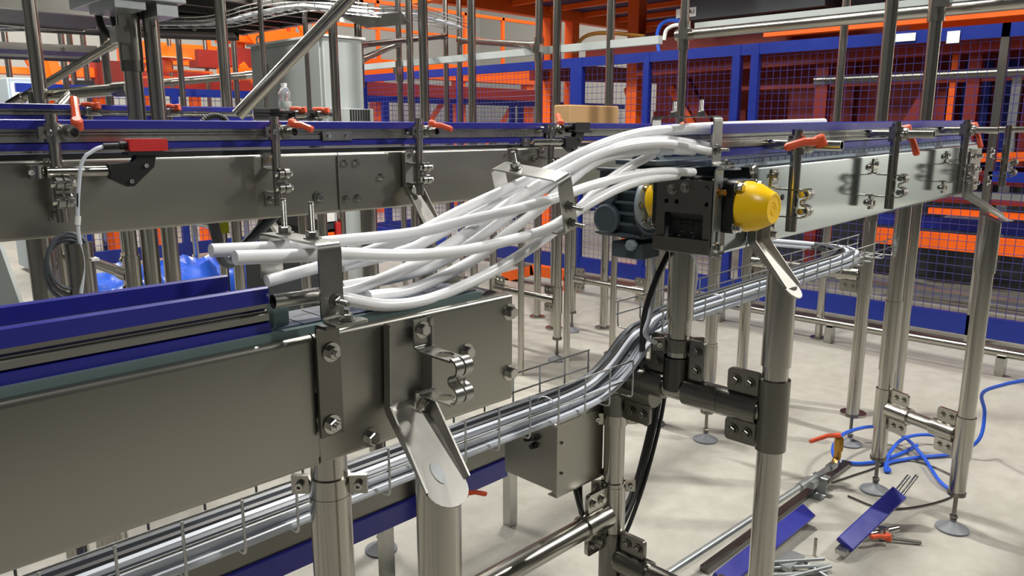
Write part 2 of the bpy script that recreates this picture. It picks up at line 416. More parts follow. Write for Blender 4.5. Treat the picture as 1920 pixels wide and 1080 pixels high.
def rail(name, x0, x1, y, zc, label, cat='rail', group=None, h=0.06, face=-1, slope=0.0, joints=()):
    """side guide rail: steel C profile between two blue wear strips (face -1: strips toward the viewer's side)"""
    t = thing(name, ((x0 + x1) / 2, y, zc), label, cat, group)
    def put_(n, poly, m):
        b = MB().ext(poly, (x0, y, zc), (0, -face, 0), Z, (x1 - x0) * (-face) * -1 if False else 1)
        b = MB()
        L = x1 - x0; k = len(poly); vs = [(x0 + L * q, y + a * (-face) * -1 * -1, zc + c) for q in (0, 1) for a, c in poly]
        b.v = vs; b.f = [tuple(range(k)), tuple(range(2 * k - 1, k - 1, -1))] + [(i, i + k, (i + 1) % k + k, (i + 1) % k) for i in range(k)]
        if slope: b.v = [(p, q, r + slope * (p - (x0 + x1) / 2)) for p, q, r in b.v]
        return part(n, b, m, t)
    e = h / 2
    # poly points are (depth away from the face, height)
    put_('upper_wear_strip', [(0.0, e), (0.0, e - 0.019), (0.006, e - 0.020), (0.016, e - 0.020), (0.016, e), (0.003, e + 0.002)], 'blue')
    put_('steel_profile', [(0.007, e - 0.020), (0.007, e - 0.026), (0.003, e - 0.029), (0.003, 0.002), (0.0055, -0.0005), (0.003, -0.003), (0.003, -e + 0.019), (0.007, -e + 0.016), (0.016, -e + 0.016), (0.016, e - 0.020)], 'steel')
    put_('lower_wear_strip', [(0.0, -e + 0.016), (0.0, -e + 0.001), (0.003, -e), (0.016, -e), (0.016, -e + 0.016)], 'blue')
    for jx in joints:
        j = part('splice_plate', MB().box((jx, y - 0.0035, zc - 0.006), (0.10, 0.004, 0.026)), 'steel', t)
        for q in (-0.03, 0.03): bolt(j, (jx + q, y - 0.0055, zc - 0.006), NY, 0.0065, 0.004)
    return t
def leg_bracket(root, x, yf, z1, yl, ze, m='bracket', w=0.056, spot=False, lean=0.0, vert=0.105):
    """pressed channel bracket from the frame face down and out to the top of the leg"""
    hgt = z1 - ze; out = yf - yl
    P = [(0.004, z1), (0.004, z1 - vert), (out + 0.024, ze)]
    path = fillet(P, 0.022, 6)
    b = MB().sheet(path, 0.0035, w, (x, yf, 0), (0, -1, 0), Z)
    # side flanges follow the path
    for s in (1, -1):
        L = len(path); fl = []
        for i in range(L):
            a = Vector(path[max(0, i - 1)]); c = Vector(path[min(L - 1, i + 1)]); t = (c - a).normalized(); n = Vector((-t.y, t.x))
            wd = 0.019 * (1 if i < L - 1 else 0.4)
            fl.append((Vector(path[i]), Vector(path[i]) + n * wd))
        xs = x + s * w / 2
        vs = []
        for q in (-0.0015, 0.0015):
            for a, c in fl: vs += [(xs + q, yf - a.x, a.y), (xs + q + 0.004 * s, yf - c.x, c.y)]
        m2 = 2 * L; fs = []
        for i in range(L - 1):
            fs += [(2 * i, 2 * i + 1, 2 * i + 3, 2 * i + 2), (m2 + 2 * i, m2 + 2 * i + 2, m2 + 2 * i + 3, m2 + 2 * i + 1), (2 * i + 1, m2 + 2 * i + 1, m2 + 2 * i + 3, 2 * i + 3), (2 * i, 2 * i + 2, m2 + 2 * i + 2, m2 + 2 * i)]
        b.add(vs, fs)
    # rounded tongue at the lower end
    e1 = Vector((0, -path[-1][0] + path[-2][0], path[-1][1] - path[-2][1])).normalized()
    o = Vector((x, yf - path[-1][0], path[-1][1])); n = Vector((1, 0, 0)).cross(e1)
    b.ext([(w / 2 * math.cos(R(a)), 0.03 * math.sin(R(a))) for a in range(0, 181, 15)], o - n * 0.00175, Vector((1, 0, 0)), e1, 0.0035)
    def shear(q): return (q[0] + lean * min(1.0, max(0.0, (z1 - vert + 0.03 - q[2]) / (z1 - vert + 0.03 - ze))), q[1], q[2])
    b.v = [shear(q) for q in b.v]
    br = part('leg_bracket', b, m, root)
    if spot:
        c = o - e1 * 0.022 + Vector((lean, 0, 0)); nn = n if n.y < 0 else -n
        part('weld_spot', MB().ext([(0.009 * math.cos(R(a)), 0.017 * math.sin(R(a))) for a in range(0, 360, 24)], c + nn * 0.0022 - n * 0.0004, Vector((1, 0, 0)), e1, 0.0008), 'galv', br, label='pale ground weld spot')
    return br
# ================================================================ near conveyor
c1 = thing('conveyor', (0.4, 0.905, 1.2), 'large near conveyor with broad plain steel side plate, running out of the left edge', 'conveyor')
frame_plate(c1, -0.45, 0.494, 0.846, 1.115, 1.290, 'plate')
frame_plate(c1, 0.497, 0.855, 0.846, 1.115, 1.290, 'plate')
frame_plate(c1, -0.45, 0.855, 0.964, 1.115, 1.290, 'plate', -1)
part('wear_strip', MB().b2((-0.45, 0.858, 1.289), (0.80, 0.869, 1.301)), 'strip', c1)
part('wear_strip', MB().b2((-0.45, 0.941, 1.289), (0.80, 0.952, 1.301)), 'strip', c1)
part('return_track', MB().b2((-0.45, 0.87, 1.17), (0.80, 0.94, 1.178)), 'dark', c1)
for i in range(32): put('chain_slat', 'slat', slat_mesh(0.070), 'chain', c1, (-0.40 + 0.0381 * i, 0.905, 1.3005))
part('nose_roller', MB().cyl((0.825, 0.868, 1.272), (0.825, 0.942, 1.272), 0.026, 20), 'black', c1)
for q in [(0.849, 0.846, 1.262), (0.849, 0.846, 1.161), (0.756, 0.846, 1.215), (0.576, 0.846, 1.130)]: bolt(c1, q, NY, 0.0095, 0.010)
part('end_tab', MB().ext(rrect(0, 0, 0.05, 0.03, 0.008), (0.80, 0.967, 1.277), X, Z, 0.003), 'steel', c1)

rail('guide_rail', -0.45, 0.449, 0.866, 1.327, 'navy edged guide rail on the large near conveyor, closest to the plain plate', group='near conveyor guide rails')
rail('guide_rail', -0.45, 0.44, 0.955, 1.331, 'navy guide rail along the far side of the near conveyor chain', group='near conveyor guide rails')
t = thing('rail_end_block', (0.466, 0.885, 1.31), 'grey rounded guide block at the cut end of the navy near rail', 'block')
part('body', MB().ext(rrect(0.449, 1.296, 0.482, 1.338, 0.011, 5), (0, 0.892, 0), X, Z, 0.012), 'strip', t)
part('lead_plate', MB().b2((0.425, 0.889, 1.318), (0.449, 0.897, 1.334)), 'steel', t)
t = thing('proximity_disc', (0.47, 0.945, 1.3235), 'dark flat disc with black rim lying behind the near rail end', 'disc')
part('disc', MB().lathe((0.47, 0.925, 1.308), Z, [(0, 0), (0.026, 0), (0.026, 0.020), (0, 0.022)], 28), 'chain', t)
part('rim', MB().tube([(0.47 + 0.027 * math.cos(R(a)), 0.925 + 0.027 * math.sin(R(a)), 1.3275) for a in range(0, 360, 15)], 0.0022, 6, True), 'black', t)

# ---- strap screwed to the side plate, with the first rod cage on top
def cage_strap(foot=-0.108, w=0.033):
    path = fillet([(0.075, -0.062), (0.075, 0.0), (-0.075, 0.0), (-0.075, -0.098), (foot, -0.098)], 0.010, 6)
    return MB().sheet(path, 0.003, w, (0, 0, 0), Y, Z)
def cage(name, mtx, label, studs, foot=-0.108, group='cages that hold the white rods'):
    o = mtx.to_translation(); t = thing(name, o, label, 'bracket', group)
    s = part('strap', cage_strap(foot).xform(mtx), 'steel', t)
    rot = mtx.to_3x3()
    for p, d, sz, L in studs:
        stud(t, mtx @ Vector(p), rot @ Vector(d), sz, L)
    return t
mA = Matrix.Translation((0.515, 0.905, 1.409))
cage('rod_cage', mA, 'bent steel cage bracket with two tall threaded studs at the left end of the rods',
     [((0.006, 0.043, 0.0015), Z, 0.0085, 0.047), ((0.006, -0.027, 0.0015), Z, 0.0085, 0.047), ((0.006, -0.077, -0.074), NY, 0.0075, 0.026), ((0.010, -0.093, -0.096), Z, 0.0075, 0.014)])
t = thing('mounting_strap', (0.51, 0.838, 1.23), 'flat steel strap with two washered nuts on the near side plate', 'bracket')
part('strap', MB().sheet(fillet([(0.004, 1.155), (0.004, 1.306), (0.030, 1.306)], 0.007), 0.004, 0.034, (0.511, 0.842, 0), (0, -1, 0), Z), 'dark', t)
part('spacer', MB().cyl((0.514, 0.846, 1.27), (0.514, 0.838, 1.27), 0.009, 12), 'dark', t); part('spacer', MB().cyl((0.510, 0.846, 1.171), (0.510, 0.838, 1.171), 0.009, 12), 'dark', t)
part('slotted_tongue', MB().ext(rrect(0.0, -0.010, 0.034, 0.010, 0.003), (0.518, 0.814, 1.3065), X, Y, 0.004), 'steel', t)
stud(t, (0.514, 0.8355, 1.268), NY, 0.0092, 0.016, 'chrome'); stud(t, (0.510, 0.8355, 1.171), NY, 0.0092, 0.016, 'chrome')
mB = Matrix.Translation((0.945, 0.895, 1.479)) @ Matrix.Rotation(R(-20), 4, 'Y') @ Matrix.Rotation(R(6), 4, 'X')
cage('rod_cage', mB, 'tilted steel cage bracket halfway along the crossing white rods',
     [((0.0, 0.030, 0.0015), Z, 0.0085, 0.030), ((0.002, -0.077, -0.052), NY, 0.0075, 0.026), ((0.002, -0.077, -0.083), NY, 0.0075, 0.026)], foot=-0.045)
mC = Matrix.Translation((1.435, 0.905, 1.573))
cage('rod_cage', mC, 'upright steel cage bracket over the drive box at the high end of the rods',
     [((0.0, 0.030, 0.0015), Z, 0.0085, 0.032), ((0.0, -0.035, 0.0015), Z, 0.0085, 0.034), ((0.0, -0.077, -0.066), NY, 0.0075, 0.026), ((0.002, -0.095, -0.096), Z, 0.0075, 0.012)])

# ---- the white rods, twisting from the low cage to the high one
RODS = [
 ('white rod from the top far hole of the low cage to the middle stud', [(0.418, 0.950, 1.398), (0.464, 0.950, 1.395), (0.525, 0.950, 1.392), (0.598, 0.945, 1.392), (0.725, 0.930, 1.393), (0.803, 0.900, 1.407), (0.869, 0.860, 1.422), (0.959, 0.850, 1.436), (1.069, 0.860, 1.451), (1.192, 0.870, 1.462), (1.305, 0.875, 1.465), (1.431, 0.880, 1.459)]),
 ('white rod lying over the strap top, closest to its threaded studs', [(0.411, 0.870, 1.399), (0.459, 0.870, 1.395), (0.518, 0.870, 1.390), (0.558, 0.870, 1.387), (0.626, 0.870, 1.377), (0.692, 0.870, 1.370), (0.771, 0.865, 1.368), (0.869, 0.860, 1.375), (0.939, 0.855, 1.384), (0.987, 0.850, 1.400), (1.053, 0.850, 1.422), (1.147, 0.860, 1.442), (1.253, 0.870, 1.453), (1.371, 0.880, 1.455)]),
 ('longest white rod, arching highest and running on along the blue rail', [(0.496, 0.960, 1.346), (0.575, 0.960, 1.355), (0.642, 0.955, 1.366), (0.741, 0.950, 1.387), (0.839, 0.940, 1.421), (0.940, 0.930, 1.452), (1.023, 0.920, 1.478), (1.099, 0.910, 1.506), (1.193, 0.910, 1.528), (1.296, 0.910, 1.543), (1.451, 0.910, 1.551), (1.582, 0.910, 1.555), (1.809, 0.910, 1.560), (2.132, 0.910, 1.567)]),
 ('white rod rising steeply behind the middle cage, lowest at its left', [(0.509, 0.900, 1.329), (0.579, 0.900, 1.327), (0.628, 0.900, 1.334), (0.718, 0.900, 1.355), (0.802, 0.900, 1.385), (0.897, 0.900, 1.426), (0.974, 0.900, 1.456), (1.043, 0.900, 1.476), (1.107, 0.895, 1.497), (1.172, 0.890, 1.512), (1.262, 0.885, 1.520), (1.347, 0.880, 1.518), (1.490, 0.875, 1.500)]),
 ('white rod with the short grey joint sleeve near its upper end', [(0.604, 0.880, 1.320), (0.697, 0.890, 1.317), (0.827, 0.900, 1.345), (0.894, 0.900, 1.377), (0.975, 0.900, 1.413), (1.044, 0.900, 1.451), (1.103, 0.900, 1.480), (1.157, 0.900, 1.496), (1.231, 0.900, 1.504), (1.336, 0.900, 1.507), (1.460, 0.900, 1.501)]),
 ('white rod sagging lowest, starting in a steel tube at the low cage', [(0.510, 0.855, 1.339), (0.549, 0.855, 1.330), (0.616, 0.860, 1.309), (0.696, 0.865, 1.303), (0.791, 0.870, 1.316), (0.889, 0.880, 1.337), (0.999, 0.890, 1.371), (1.082, 0.900, 1.406), (1.152, 0.910, 1.439), (1.236, 0.915, 1.470), (1.341, 0.920, 1.497)]),
 ('white rod running just under the highest one at the top cage', [(0.594, 0.930, 1.328), (0.708, 0.930, 1.330), (0.790, 0.925, 1.346), (0.861, 0.920, 1.378), (0.982, 0.920, 1.432), (1.067, 0.920, 1.473), (1.131, 0.915, 1.504), (1.198, 0.910, 1.519), (1.266, 0.910, 1.526), (1.384, 0.905, 1.525), (1.531, 0.900, 1.510)]),
 ('white rod hidden behind the others, emerging under the highest rod', [(0.618, 0.965, 1.350), (0.732, 0.960, 1.362), (0.794, 0.955, 1.381), (0.883, 0.950, 1.413), (1.016, 0.945, 1.452), (1.112, 0.940, 1.487), (1.229, 0.940, 1.519), (1.332, 0.935, 1.537), (1.456, 0.930, 1.544), (1.594, 0.930, 1.546)]),
]
for lb, pts in RODS:
    r = solo('guide_rod', MB().tube(smooth(pts, 6), 0.0088, 12), 'white', lb, 'rod', 'white plastic rods of the twist section')
solo('joint_sleeve', MB().tube([(1.324, 0.900, 1.506), (1.374, 0.900, 1.505)], 0.0098, 12), 'greycable', 'short grey sleeve round the joint of a white rod', 'sleeve')
solo('rod_tube', MB().pipe((0.448, 0.855, 1.342), (0.511, 0.855, 1.340), 0.0090, 0.0076, 16), 'steel', 'open steel tube end holding the sagging white rod at the low cage', 'tube')

# ---- free strap clamp on the near plate
t = thing('strap_clamp_bracket', (0.645, 0.838, 1.217), 'empty bent strap clamp with two bolts in front of the leg bracket', 'bracket')
clamp_parts(t, 0.658, 0.832, 1.216, False)

# ---- legs of the near conveyor
t = thing('leg_stand', (0.62, 0.905, 0), 'pair of thick steel legs under the near conveyor with pressed bracket', 'stand')
leg_bracket(t, 0.636, 0.846, 1.288, 0.757, 1.080, w=0.066, spot=True, lean=-0.020, vert=0.122)
leg(t, 0.622, 0.757, 1.072, 0.031, slant=0.80)
leg(t, 0.628, 1.045, 1.30, 0.030, sleeve=(0.30, 0.958))
collar(t, (0.628, 1.045, 0.975), 0.030, (0.72, -0.69, 0))
bolt(t, (0.662, 0.8385, 1.152), NY, 0.0095, 0.012)

# ================================================================ wire tray and cables below the near conveyor
def tray(name, x0, x1, y0, y1, zt, zb, label, nmid, pitch=0.1, slope=0.0, ends=True):
    t = thing(name, ((x0 + x1) / 2, (y0 + y1) / 2, zb), label, 'cable tray', 'wire cable trays under the conveyors')
    f = lambda x: slope * (x - x0)
    zs = [zt - (zt - zb) * k / (nmid + 1) for k in range(nmid + 1)]
    for y in (y0, y1):
        for z in zs: part('long_wire', MB().tube([(x0, y, z), (x1, y, z + f(x1))], 0.0024, 6), 'wire', t)
    for k in range(1, 4):
        y = y0 + (y1 - y0) * k / 4; part('long_wire', MB().tube([(x0, y, zb - 0.003), (x1, y, zb - 0.003 + f(x1))], 0.0024, 6), 'wire', t)
    n = int((x1 - x0) / pitch)
    key = (name, y0, y1, zt, zb)
    for i in range(n + 1):
        x = x1 - i * pitch
        pts = fillet([(y0 - 0.003, zt), (y0 - 0.003, zb - 0.003), (y1 + 0.003, zb - 0.003), (y1 + 0.003, zt)], 0.012, 4)
        if key not in CACHE: CACHE[key] = MB().tube([(0, a, b) for a, b in pts], 0.0024, 6).mesh('cross_wire', M['wire'])
        o = bpy.data.objects.new('cross_wire', CACHE[key]); COL.objects.link(o); o.parent = t
        o.location = Vector((x, 0, f(x))) - WP[t.name]; WP[o.name] = Vector((x, 0, f(x)))
    return t
tray('cable_tray', -0.35, 1.545, 1.10, 1.24, 0.973, 0.880, 'long wire tray packed with cables below the near conveyor', 1, 0.095)
tray('cable_tray', 1.66, 3.35, 1.10, 1.24, (1.820, 1.100, 1.086)[2], (1.820, 1.100, 1.086)[2] - 0.07, 'raised wire tray below the distant conveyor with the yellow cap', 1, 0.105, (3.638, 1.100, 1.110)[2] * 0.0 + 0.012)
zt2 = (1.820, 1.100, 1.086)[2] - 0.055
labs = ['nearest the front wires', 'third from the front wires', 'fourth from the front wires', 'in the middle of the bundle', 'right of the middle of the bundle', 'close to the rear wires', 'along the rear wires']
def s_cable(i, y, z0, z1, xs, r, m, lb, cut=None):
    jit = lambda: rnd.uniform(-0.002, 0.002)
    lo = [(-0.35, y, z0)] + [(x, y + jit(), z0 + abs(jit()) * 0.8) for x in (0.0, 0.25, 0.5, 0.75, 1.0, 1.2, 1.35)]
    mid = [(1.46 + xs, y, z0 + 0.012), (1.54 + xs, y - 0.006, z0 + 0.05), (1.62 + xs, y - 0.012, z0 + 0.11), (1.69 + xs, y - 0.008, z1 - 0.018), (1.76 + xs, y, z1)]
    hi = [(x, y + jit(), z1 + abs(jit()) * 0.8 + 0.012 * (x - 1.7)) for x in (1.95, 2.2, 2.5, 2.8)] + [(3.0, y + 0.01, z1 + 0.015), (3.18, y + 0.06, z1 + 0.02), (3.25, y + 0.22, z1 + 0.02), (3.18, y + 0.60, z1 + 0.02)]
    solo('cable', MB().tube(smooth(lo + mid + hi, 5), r, 8), m, lb, 'cable', 'cables lying in the wire trays')
spec = [(1.116, 0, 0.0085, 'greycable'), (1.134, 0, 0.0085, 'greycable'), (1.152, 0.0, 0.0085, 'greycable'), (1.171, 0, 0.0085, 'greycable'), (1.190, 0, 0.0085, 'blackcable'), (1.208, 0, 0.0085, 'blackcable'), (1.226, 0, 0.0085, 'blackcable'),
        (1.124, 1, 0.0085, 'greycable'), (1.143, 1, 0.0085, 'darkcable'), (1.162, 1, 0.0085, 'greycable'), (1.181, 1, 0.0085, 'blackcable'), (1.208, 1, 0.0085, 'darkcable')]
names = {'greycable': 'pale grey', 'blackcable': 'black', 'darkcable': 'dark grey'}
pos = ['at the front bottom of the tray', 'on the tray bottom, second from the front wires', 'on the tray bottom, third from the front wires', 'in the middle of the tray bottom', 'on the tray bottom, third from the rear wires', 'on the tray bottom, second from the rear wires', 'at the rear bottom of the tray',
       'on top of the bundle, nearest the front wires', 'on top of the bundle, second from the front', 'on top in the middle of the bundle', 'on top of the bundle, second from the rear', 'on top of the bundle, nearest the rear wires']
for i, (y, lay, r, m) in enumerate(spec):
    s_cable(i, y, 0.888 + 0.0165 * lay, zt2 - 0.006 + 0.0165 * lay, (i % 4) * 0.02 - 0.02 * lay, r, m, names[m] + ' cable ' + pos[i])
for i, (x, y) in enumerate([(1.30, 1.17), (0.9, 1.16), (2.05, 1.16)]):
    solo('cable_tie', MB().tube([(x, y + 0.03 * math.cos(R(a)), (0.90 if x < 1.6 else zt2 + 0.006) + 0.022 * math.sin(R(a))) for a in range(0, 360, 30)], 0.0018, 5, True), 'white', ['white cable tie on the bundle just before it climbs', 'white cable tie on the bundle behind the pressed leg bracket', 'white cable tie on the raised cable bundle'][i], 'cable tie')

# ================================================================ cross frame between the two levels
t = thing('support_stand', (1.62, 1.0, 0), 'dark steel cross frame with bolted tube clamps under the yellow capped drive', 'stand')
leg_bracket(t, 1.628, 0.835, 1.41, 0.757, 1.205, lean=-0.012, vert=0.115)
leg(t, 1.62, 0.757, 1.200, 0.029, sleeve=(1.02, 1.200), slant=0.80)
part('upper_post', MB().cyl((1.62, 1.015, 0.90), (1.62, 1.015, 1.315), 0.029, 24), 'tube', t); part('post_sleeve', MB().cyl((1.62, 1.015, 1.085), (1.62, 1.015, 1.315), 0.033, 24), 'tube', t)
leg(t, 1.62, 1.205, 0.94, 0.029)
tube(t, (1.62, 0.757, 0.903), (1.62, 1.205, 0.903))
tee_clamp(t, (1.62, 0.757, 0.903), (0, 1, 0)); tee_clamp(t, (1.62, 1.015, 0.903), (0, -1, 0), low=False, tall=True, post=0.0); tee_clamp(t, (1.62, 1.015, 0.903), (0, 1, 0), low=False, tall=True, post=0.0); tee_clamp(t, (1.62, 1.205, 0.870), (0, -1, 0))
collar(t, (1.62, 1.015, 1.02), 0.032, (0.72, -0.69, 0), 'dark'); collar(t, (1.62, 1.205, 0.77), 0.030, (0.72, -0.69, 0)); collar(t, (1.62, 1.205, 0.57), 0.030, (0.72, -0.69, 0))
tube(t, (1.62, 1.205, 0.49), (0.70, 1.205, 0.49), 0.029); tee_clamp(t, (1.62, 1.205, 0.49), (-1, 0, 0), m='tube')
tube(t, (1.62, 1.205, 0.355), (1.62, 0.757, 0.355), 0.028); tee_clamp(t, (1.62, 1.205, 0.355), (0, -1, 0)); tee_clamp(t, (1.62, 0.757, 0.355), (0, 1, 0), m='tube')

# ---- junction box hung on the frame
t = thing('junction_box', (1.50, 1.33, 0.55), 'steel junction box with dark side hanging behind the cross frame upright', 'electrical box')
part('body', MB().ext(rrect(1.417, 0.607, 1.60, 0.795, 0.003), (0, 1.43, 0), X, Z, 0.185), 'plate', t)
part('lid', MB().ext(rrect(1.412, 0.602, 1.605, 0.800, 0.004), (0, 1.245, 0), X, Z, 0.012), 'plate', t)
for z in (0.797, 0.596): part('mounting_rail', MB().sheet([(0, 0.020), (0, 0), (0.03, 0)], 0.003, 0.26, (1.545, 1.236, z), Y, Z), 'steel', t)
for z in (0.66, 0.745): socket(t, (1.432, 1.233, z), NY, 0.0045)
for a, b in ((1.33, 0.76), (1.31, 0.745), (1.335, 0.735), (1.315, 0.72)): put('cable_gland', 'gland', lambda: MB().hex((0, 0, 0), Z, 0.010, 0.008).cyl((0, 0, 0.008), (0, 0, 0.018), 0.007, 12), 'black', t, (1.417, a, b), (-1, 0, 0))
for i, (dx, dy, q) in enumerate([(0, 0, 0.0), (0.012, 0.006, 0.03), (0.022, -0.004, 0.055), (-0.008, 0.012, -0.02), (0.006, 0.018, 0.012)]):
    solo('cable', MB().tube(smooth([(1.55 + dx, 1.29 + dy, 0.63), (1.56 + dx, 1.285, 0.53 - q), (1.60 + dx, 1.27 + dy, 0.44 - q), (1.70 + dx, 1.26 + dy, 0.38 - q), (1.82 + dx, 1.27 + dy, 0.44), (1.92 + dx, 1.28 + dy, 0.62), (1.94 + dx, 1.27 + dy, 0.78), (1.91 + dx, 1.25 + dy, 0.95), (1.84 + dx, 1.17 + dy, zt2 - 0.012)], 6), 0.0065, 8), 'blackcable',
         ['black cable hanging in a loop under the junction box, innermost', 'black cable hanging in a loop, second from the upright', 'black cable hanging in the lowest loop', 'black cable hanging in the shallowest loop', 'black cable in the hanging loop, rearmost'][i], 'cable', 'black cables looping below the junction box')
solo('foil_wrap', MB().tube(smooth([(1.80, 1.33, 0.91), (1.83, 1.32, 0.87), (1.86, 1.31, 0.82), (1.90, 1.30, 0.78)], 3), [0.02] + [0.026, 0.034, 0.022, 0.036, 0.028, 0.034, 0.030, 0.026, 0.02][:9], 7), 'galv', 'crumpled silver foil hanging beside the cross frame', 'foil')
# ================================================================ raised conveyor with its drive
SL = 0.0145
zt = lambda x: 1.466 + SL * (x - 1.67)
c2 = thing('conveyor', (2.4, 0.905, 1.38), 'raised conveyor with mirror bright side plate and yellow capped drive at its end', 'conveyor')
frame_plate(c2, 1.60, 3.42, 0.835, 1.288, 1.466, 'mirror', 1, SL, 1.67)
frame_plate(c2, 1.462, 1.597, 0.837, 1.286, 1.440, 'mirror', 1, SL, 1.67)
frame_plate(c2, 1.462, 3.42, 0.985, 1.288, 1.466, 'mirror', -1, SL, 1.67)
b = MB().b2((1.50, 0.852, zt(1.67) + 0.001), (3.40, 0.866, zt(1.67) + 0.006)); b.v = [(x, y, z + SL * (x - 1.67)) for x, y, z in b.v]
part('wear_strip', b, 'motorlight', c2)
for i in range(50): put('chain_slat', 'slat2', lambda: MB().box((0, 0, 0), (0.0335, 0.090, 0.010)), 'chain', c2, (1.492 + 0.0381 * i, 0.908, zt(1.492 + 0.0381 * i) + 0.011))
for q in [(2.294, 0.835, 1.441), (2.303, 0.835, 1.339), (2.970, 0.835, 1.454), (2.968, 0.835, 1.346), (1.718, 0.835, 1.303), (1.599, 0.835, 1.460)]: bolt(c2, (q[0], 0.835, q[2]), NY, 0.0085, 0.010)
for q in [(1.757, 0.835, 1.389)]: part('slot_hole', MB().cyl((q[0], 0.8345, q[2]), (q[0], 0.8335, q[2]), 0.007, 14), 'ink', c2)
# end housing with window on the chain
hz = 1.286
ho = [circ(y, z, 0.0055, 12) for y, z in ((0.862, 1.425), (0.862, 1.390), (0.962, 1.392), (0.935, 1.392 - 0.0))]
win = rrect(0.868, 1.300, 0.965, 1.368, 0.004)
e = part('end_plate', MB().ext(rrect(0.840, hz, 0.988, 1.440, 0.003), (1.462, 0, 0), Y, Z, -0.003, [win] + ho), 'dark', c2)
for y, z in ((0.948, 1.418), (0.915, 1.424)): bolt(e, (1.4590, y, z), (-1, 0, 0), 0.0085, 0.007, 'steel')
part('cheek_plate', MB().ext(rrect(1.462, hz - 0.004, 1.62, 1.446, 0.004), (0, 0.990, 0), X, Z, 0.003), 'dark', c2)
part('cheek_plate', MB().ext(rrect(1.440, hz - 0.004, 1.50, 1.446, 0.004), (0, 0.840, 0), X, Z, 0.003), 'dark', c2)
part('drip_lip', MB().sheet([(0, 0.03), (0, 0), (0.05, -0.012)], 0.002, 0.15, (1.452, 0.914, hz - 0.002), (1, 0, 0), Z), 'dark', c2)
for k in range(4):
    for q in range(3): put('chain_slat', 'slatv', lambda: MB().box((0, 0, 0), (0.005, 0.030, 0.017)).box((-0.003, 0, 0.0), (0.004, 0.012, 0.022)), 'black', c2, (1.478 + 0.001 * k, 0.886 + 0.032 * q, 1.306 + 0.0185 * k + (0.009 if q % 2 else 0)), Z)
part('sprocket', MB().cyl((1.525, 0.87, 1.386), (1.525, 0.96, 1.386), 0.060, 20), 'black', c2)
part('drive_shaft', MB().cyl((1.525, 0.80, 1.386), (1.525, 1.05, 1.386), 0.0125, 16), 'chrome', c2)
for y, s, full in ((0.835, -1, True), (0.990, 1, False)):
    fb = part('flange_bearing', MB().ext(rrect(1.470, 1.330, 1.580, 1.442, 0.016, 5), (0, y if s < 0 else y + 0.016, 0), X, Z, 0.030 if s < 0 else 0.016), 'black', c2, 0.002)
    pr = [(0, 0), (0.054, 0), (0.054, 0.010), (0.0515, 0.014), (0.0510, 0.026), (0.034, 0.061), (0.031, 0.064), (0.026, 0.064), (0.0255, 0.0630), (0, 0.0630)] if full else [(0, 0), (0.054, 0), (0.0515, 0.014), (0.050, 0.022), (0.036, 0.036), (0, 0.036)]
    cp = part('bearing_cap', MB().lathe((1.525, y + s * (0.030 if full else 0.016), 1.386), (0, s, 0), pr, 40), 'yellow', fb)
    if full:
        f0 = 0.835 - 0.030 - 0.0632
        em = MB().tube([(1.525 + 0.0115 * math.cos(R(a)), f0, 1.383 + 0.0115 * math.sin(R(a))) for a in range(0, 360, 24)], 0.0009, 5, True)
        for st in ([(-0.008, 0.014), (0.008, 0.014)], [(0.008, 0.014), (-0.004, 0.004), (0.004, 0.000), (-0.004, -0.008)], [(-0.001, 0.016), (-0.001, 0.010)]):
            em.tube([(1.525 + a, f0, 1.385 + c) for a, c in st], 0.0009, 5)
        part('embossed_mark', em, 'yellow', fb)
    for dx in (-0.042, 0.042):
        for dz in (-0.042, 0.042): bolt(fb, (1.525 + dx, y + s * (0.030 if full else 0.016), 1.386 + dz), (0, s, 0), 0.0095, 0.013)
# galvanised strap that carries the high cage
t = thing('cage_strap', (1.463, 0.835, 1.40), 'galvanised slotted strap rising beside the black bearing to the high cage', 'bracket')
part('strap', MB().sheet(fillet([(0.004, 1.295), (0.004, 1.468), (0.045, 1.468)], 0.008), 0.0035, 0.030, (1.452, 0.835, 0), (0, -1, 0), Z), 'galv', t)
for z in (1.325, 1.425): part('slot_hole', MB().ext(rrect(-0.004, -0.012, 0.004, 0.012, 0.004), (1.452, 0.8295, z), X, Z, 0.0006), 'ink', t)
bolt(t, (1.452, 0.829, 1.302), NY, 0.0085, 0.012); bolt(t, (1.452, 0.829, 1.418), NY, 0.0065, 0.014, 'brass')
bolt(t, (1.452, 0.806, 1.470), Z, 0.008, 0.009)

rail('guide_rail', 1.50, 3.38, 0.868, 1.533, 'blue edged steel guide rail of the raised conveyor, behind three orange levers', h=0.068, slope=0.011, group='raised conveyor guide rails')
rail('guide_rail', 1.50, 3.38, 0.962, 1.533, 'rear blue guide rail of the raised conveyor', h=0.068, slope=0.011, group='raised conveyor guide rails')
for i, (x, zc, za, hd, lb) in enumerate([
    (1.705, 1.385, 1.512, (0, R(24), R(138)), 'bronze toned rail post nearest the yellow cap, its orange lever pointing sideways'),
    (2.325, 1.392, 1.533, (R(10), R(78), R(-70)), 'rail post in the middle of the bright side plate with hanging orange lever'),
    (2.99, 1.400, 1.543, (R(10), R(80), R(-90)), 'rail post at the far end of the bright side plate with hanging orange lever')]):
    rp = rail_post('rail_post', x, 0.835, zc, za + 0.035, za, 0.09, hd, lb, 'rail posts of the raised conveyor')
    if i == 0:
        for ch in rp.children:
            if ch.name.startswith('clamping_lever'): ch.location += Vector((-0.035, -0.05, -0.010))
t = thing('rail_post', (3.44, 0.86, 1.4), 'rail post past the end of the bright plate, in front of the mesh', 'bracket', 'rail posts of the raised conveyor')
clamp_parts(t, 3.40, 0.80, 1.405, True); part('post', MB().cyl((3.40, 0.75, 1.335), (3.40, 0.75, 1.56), 0.0125, 16), 'tube', t)
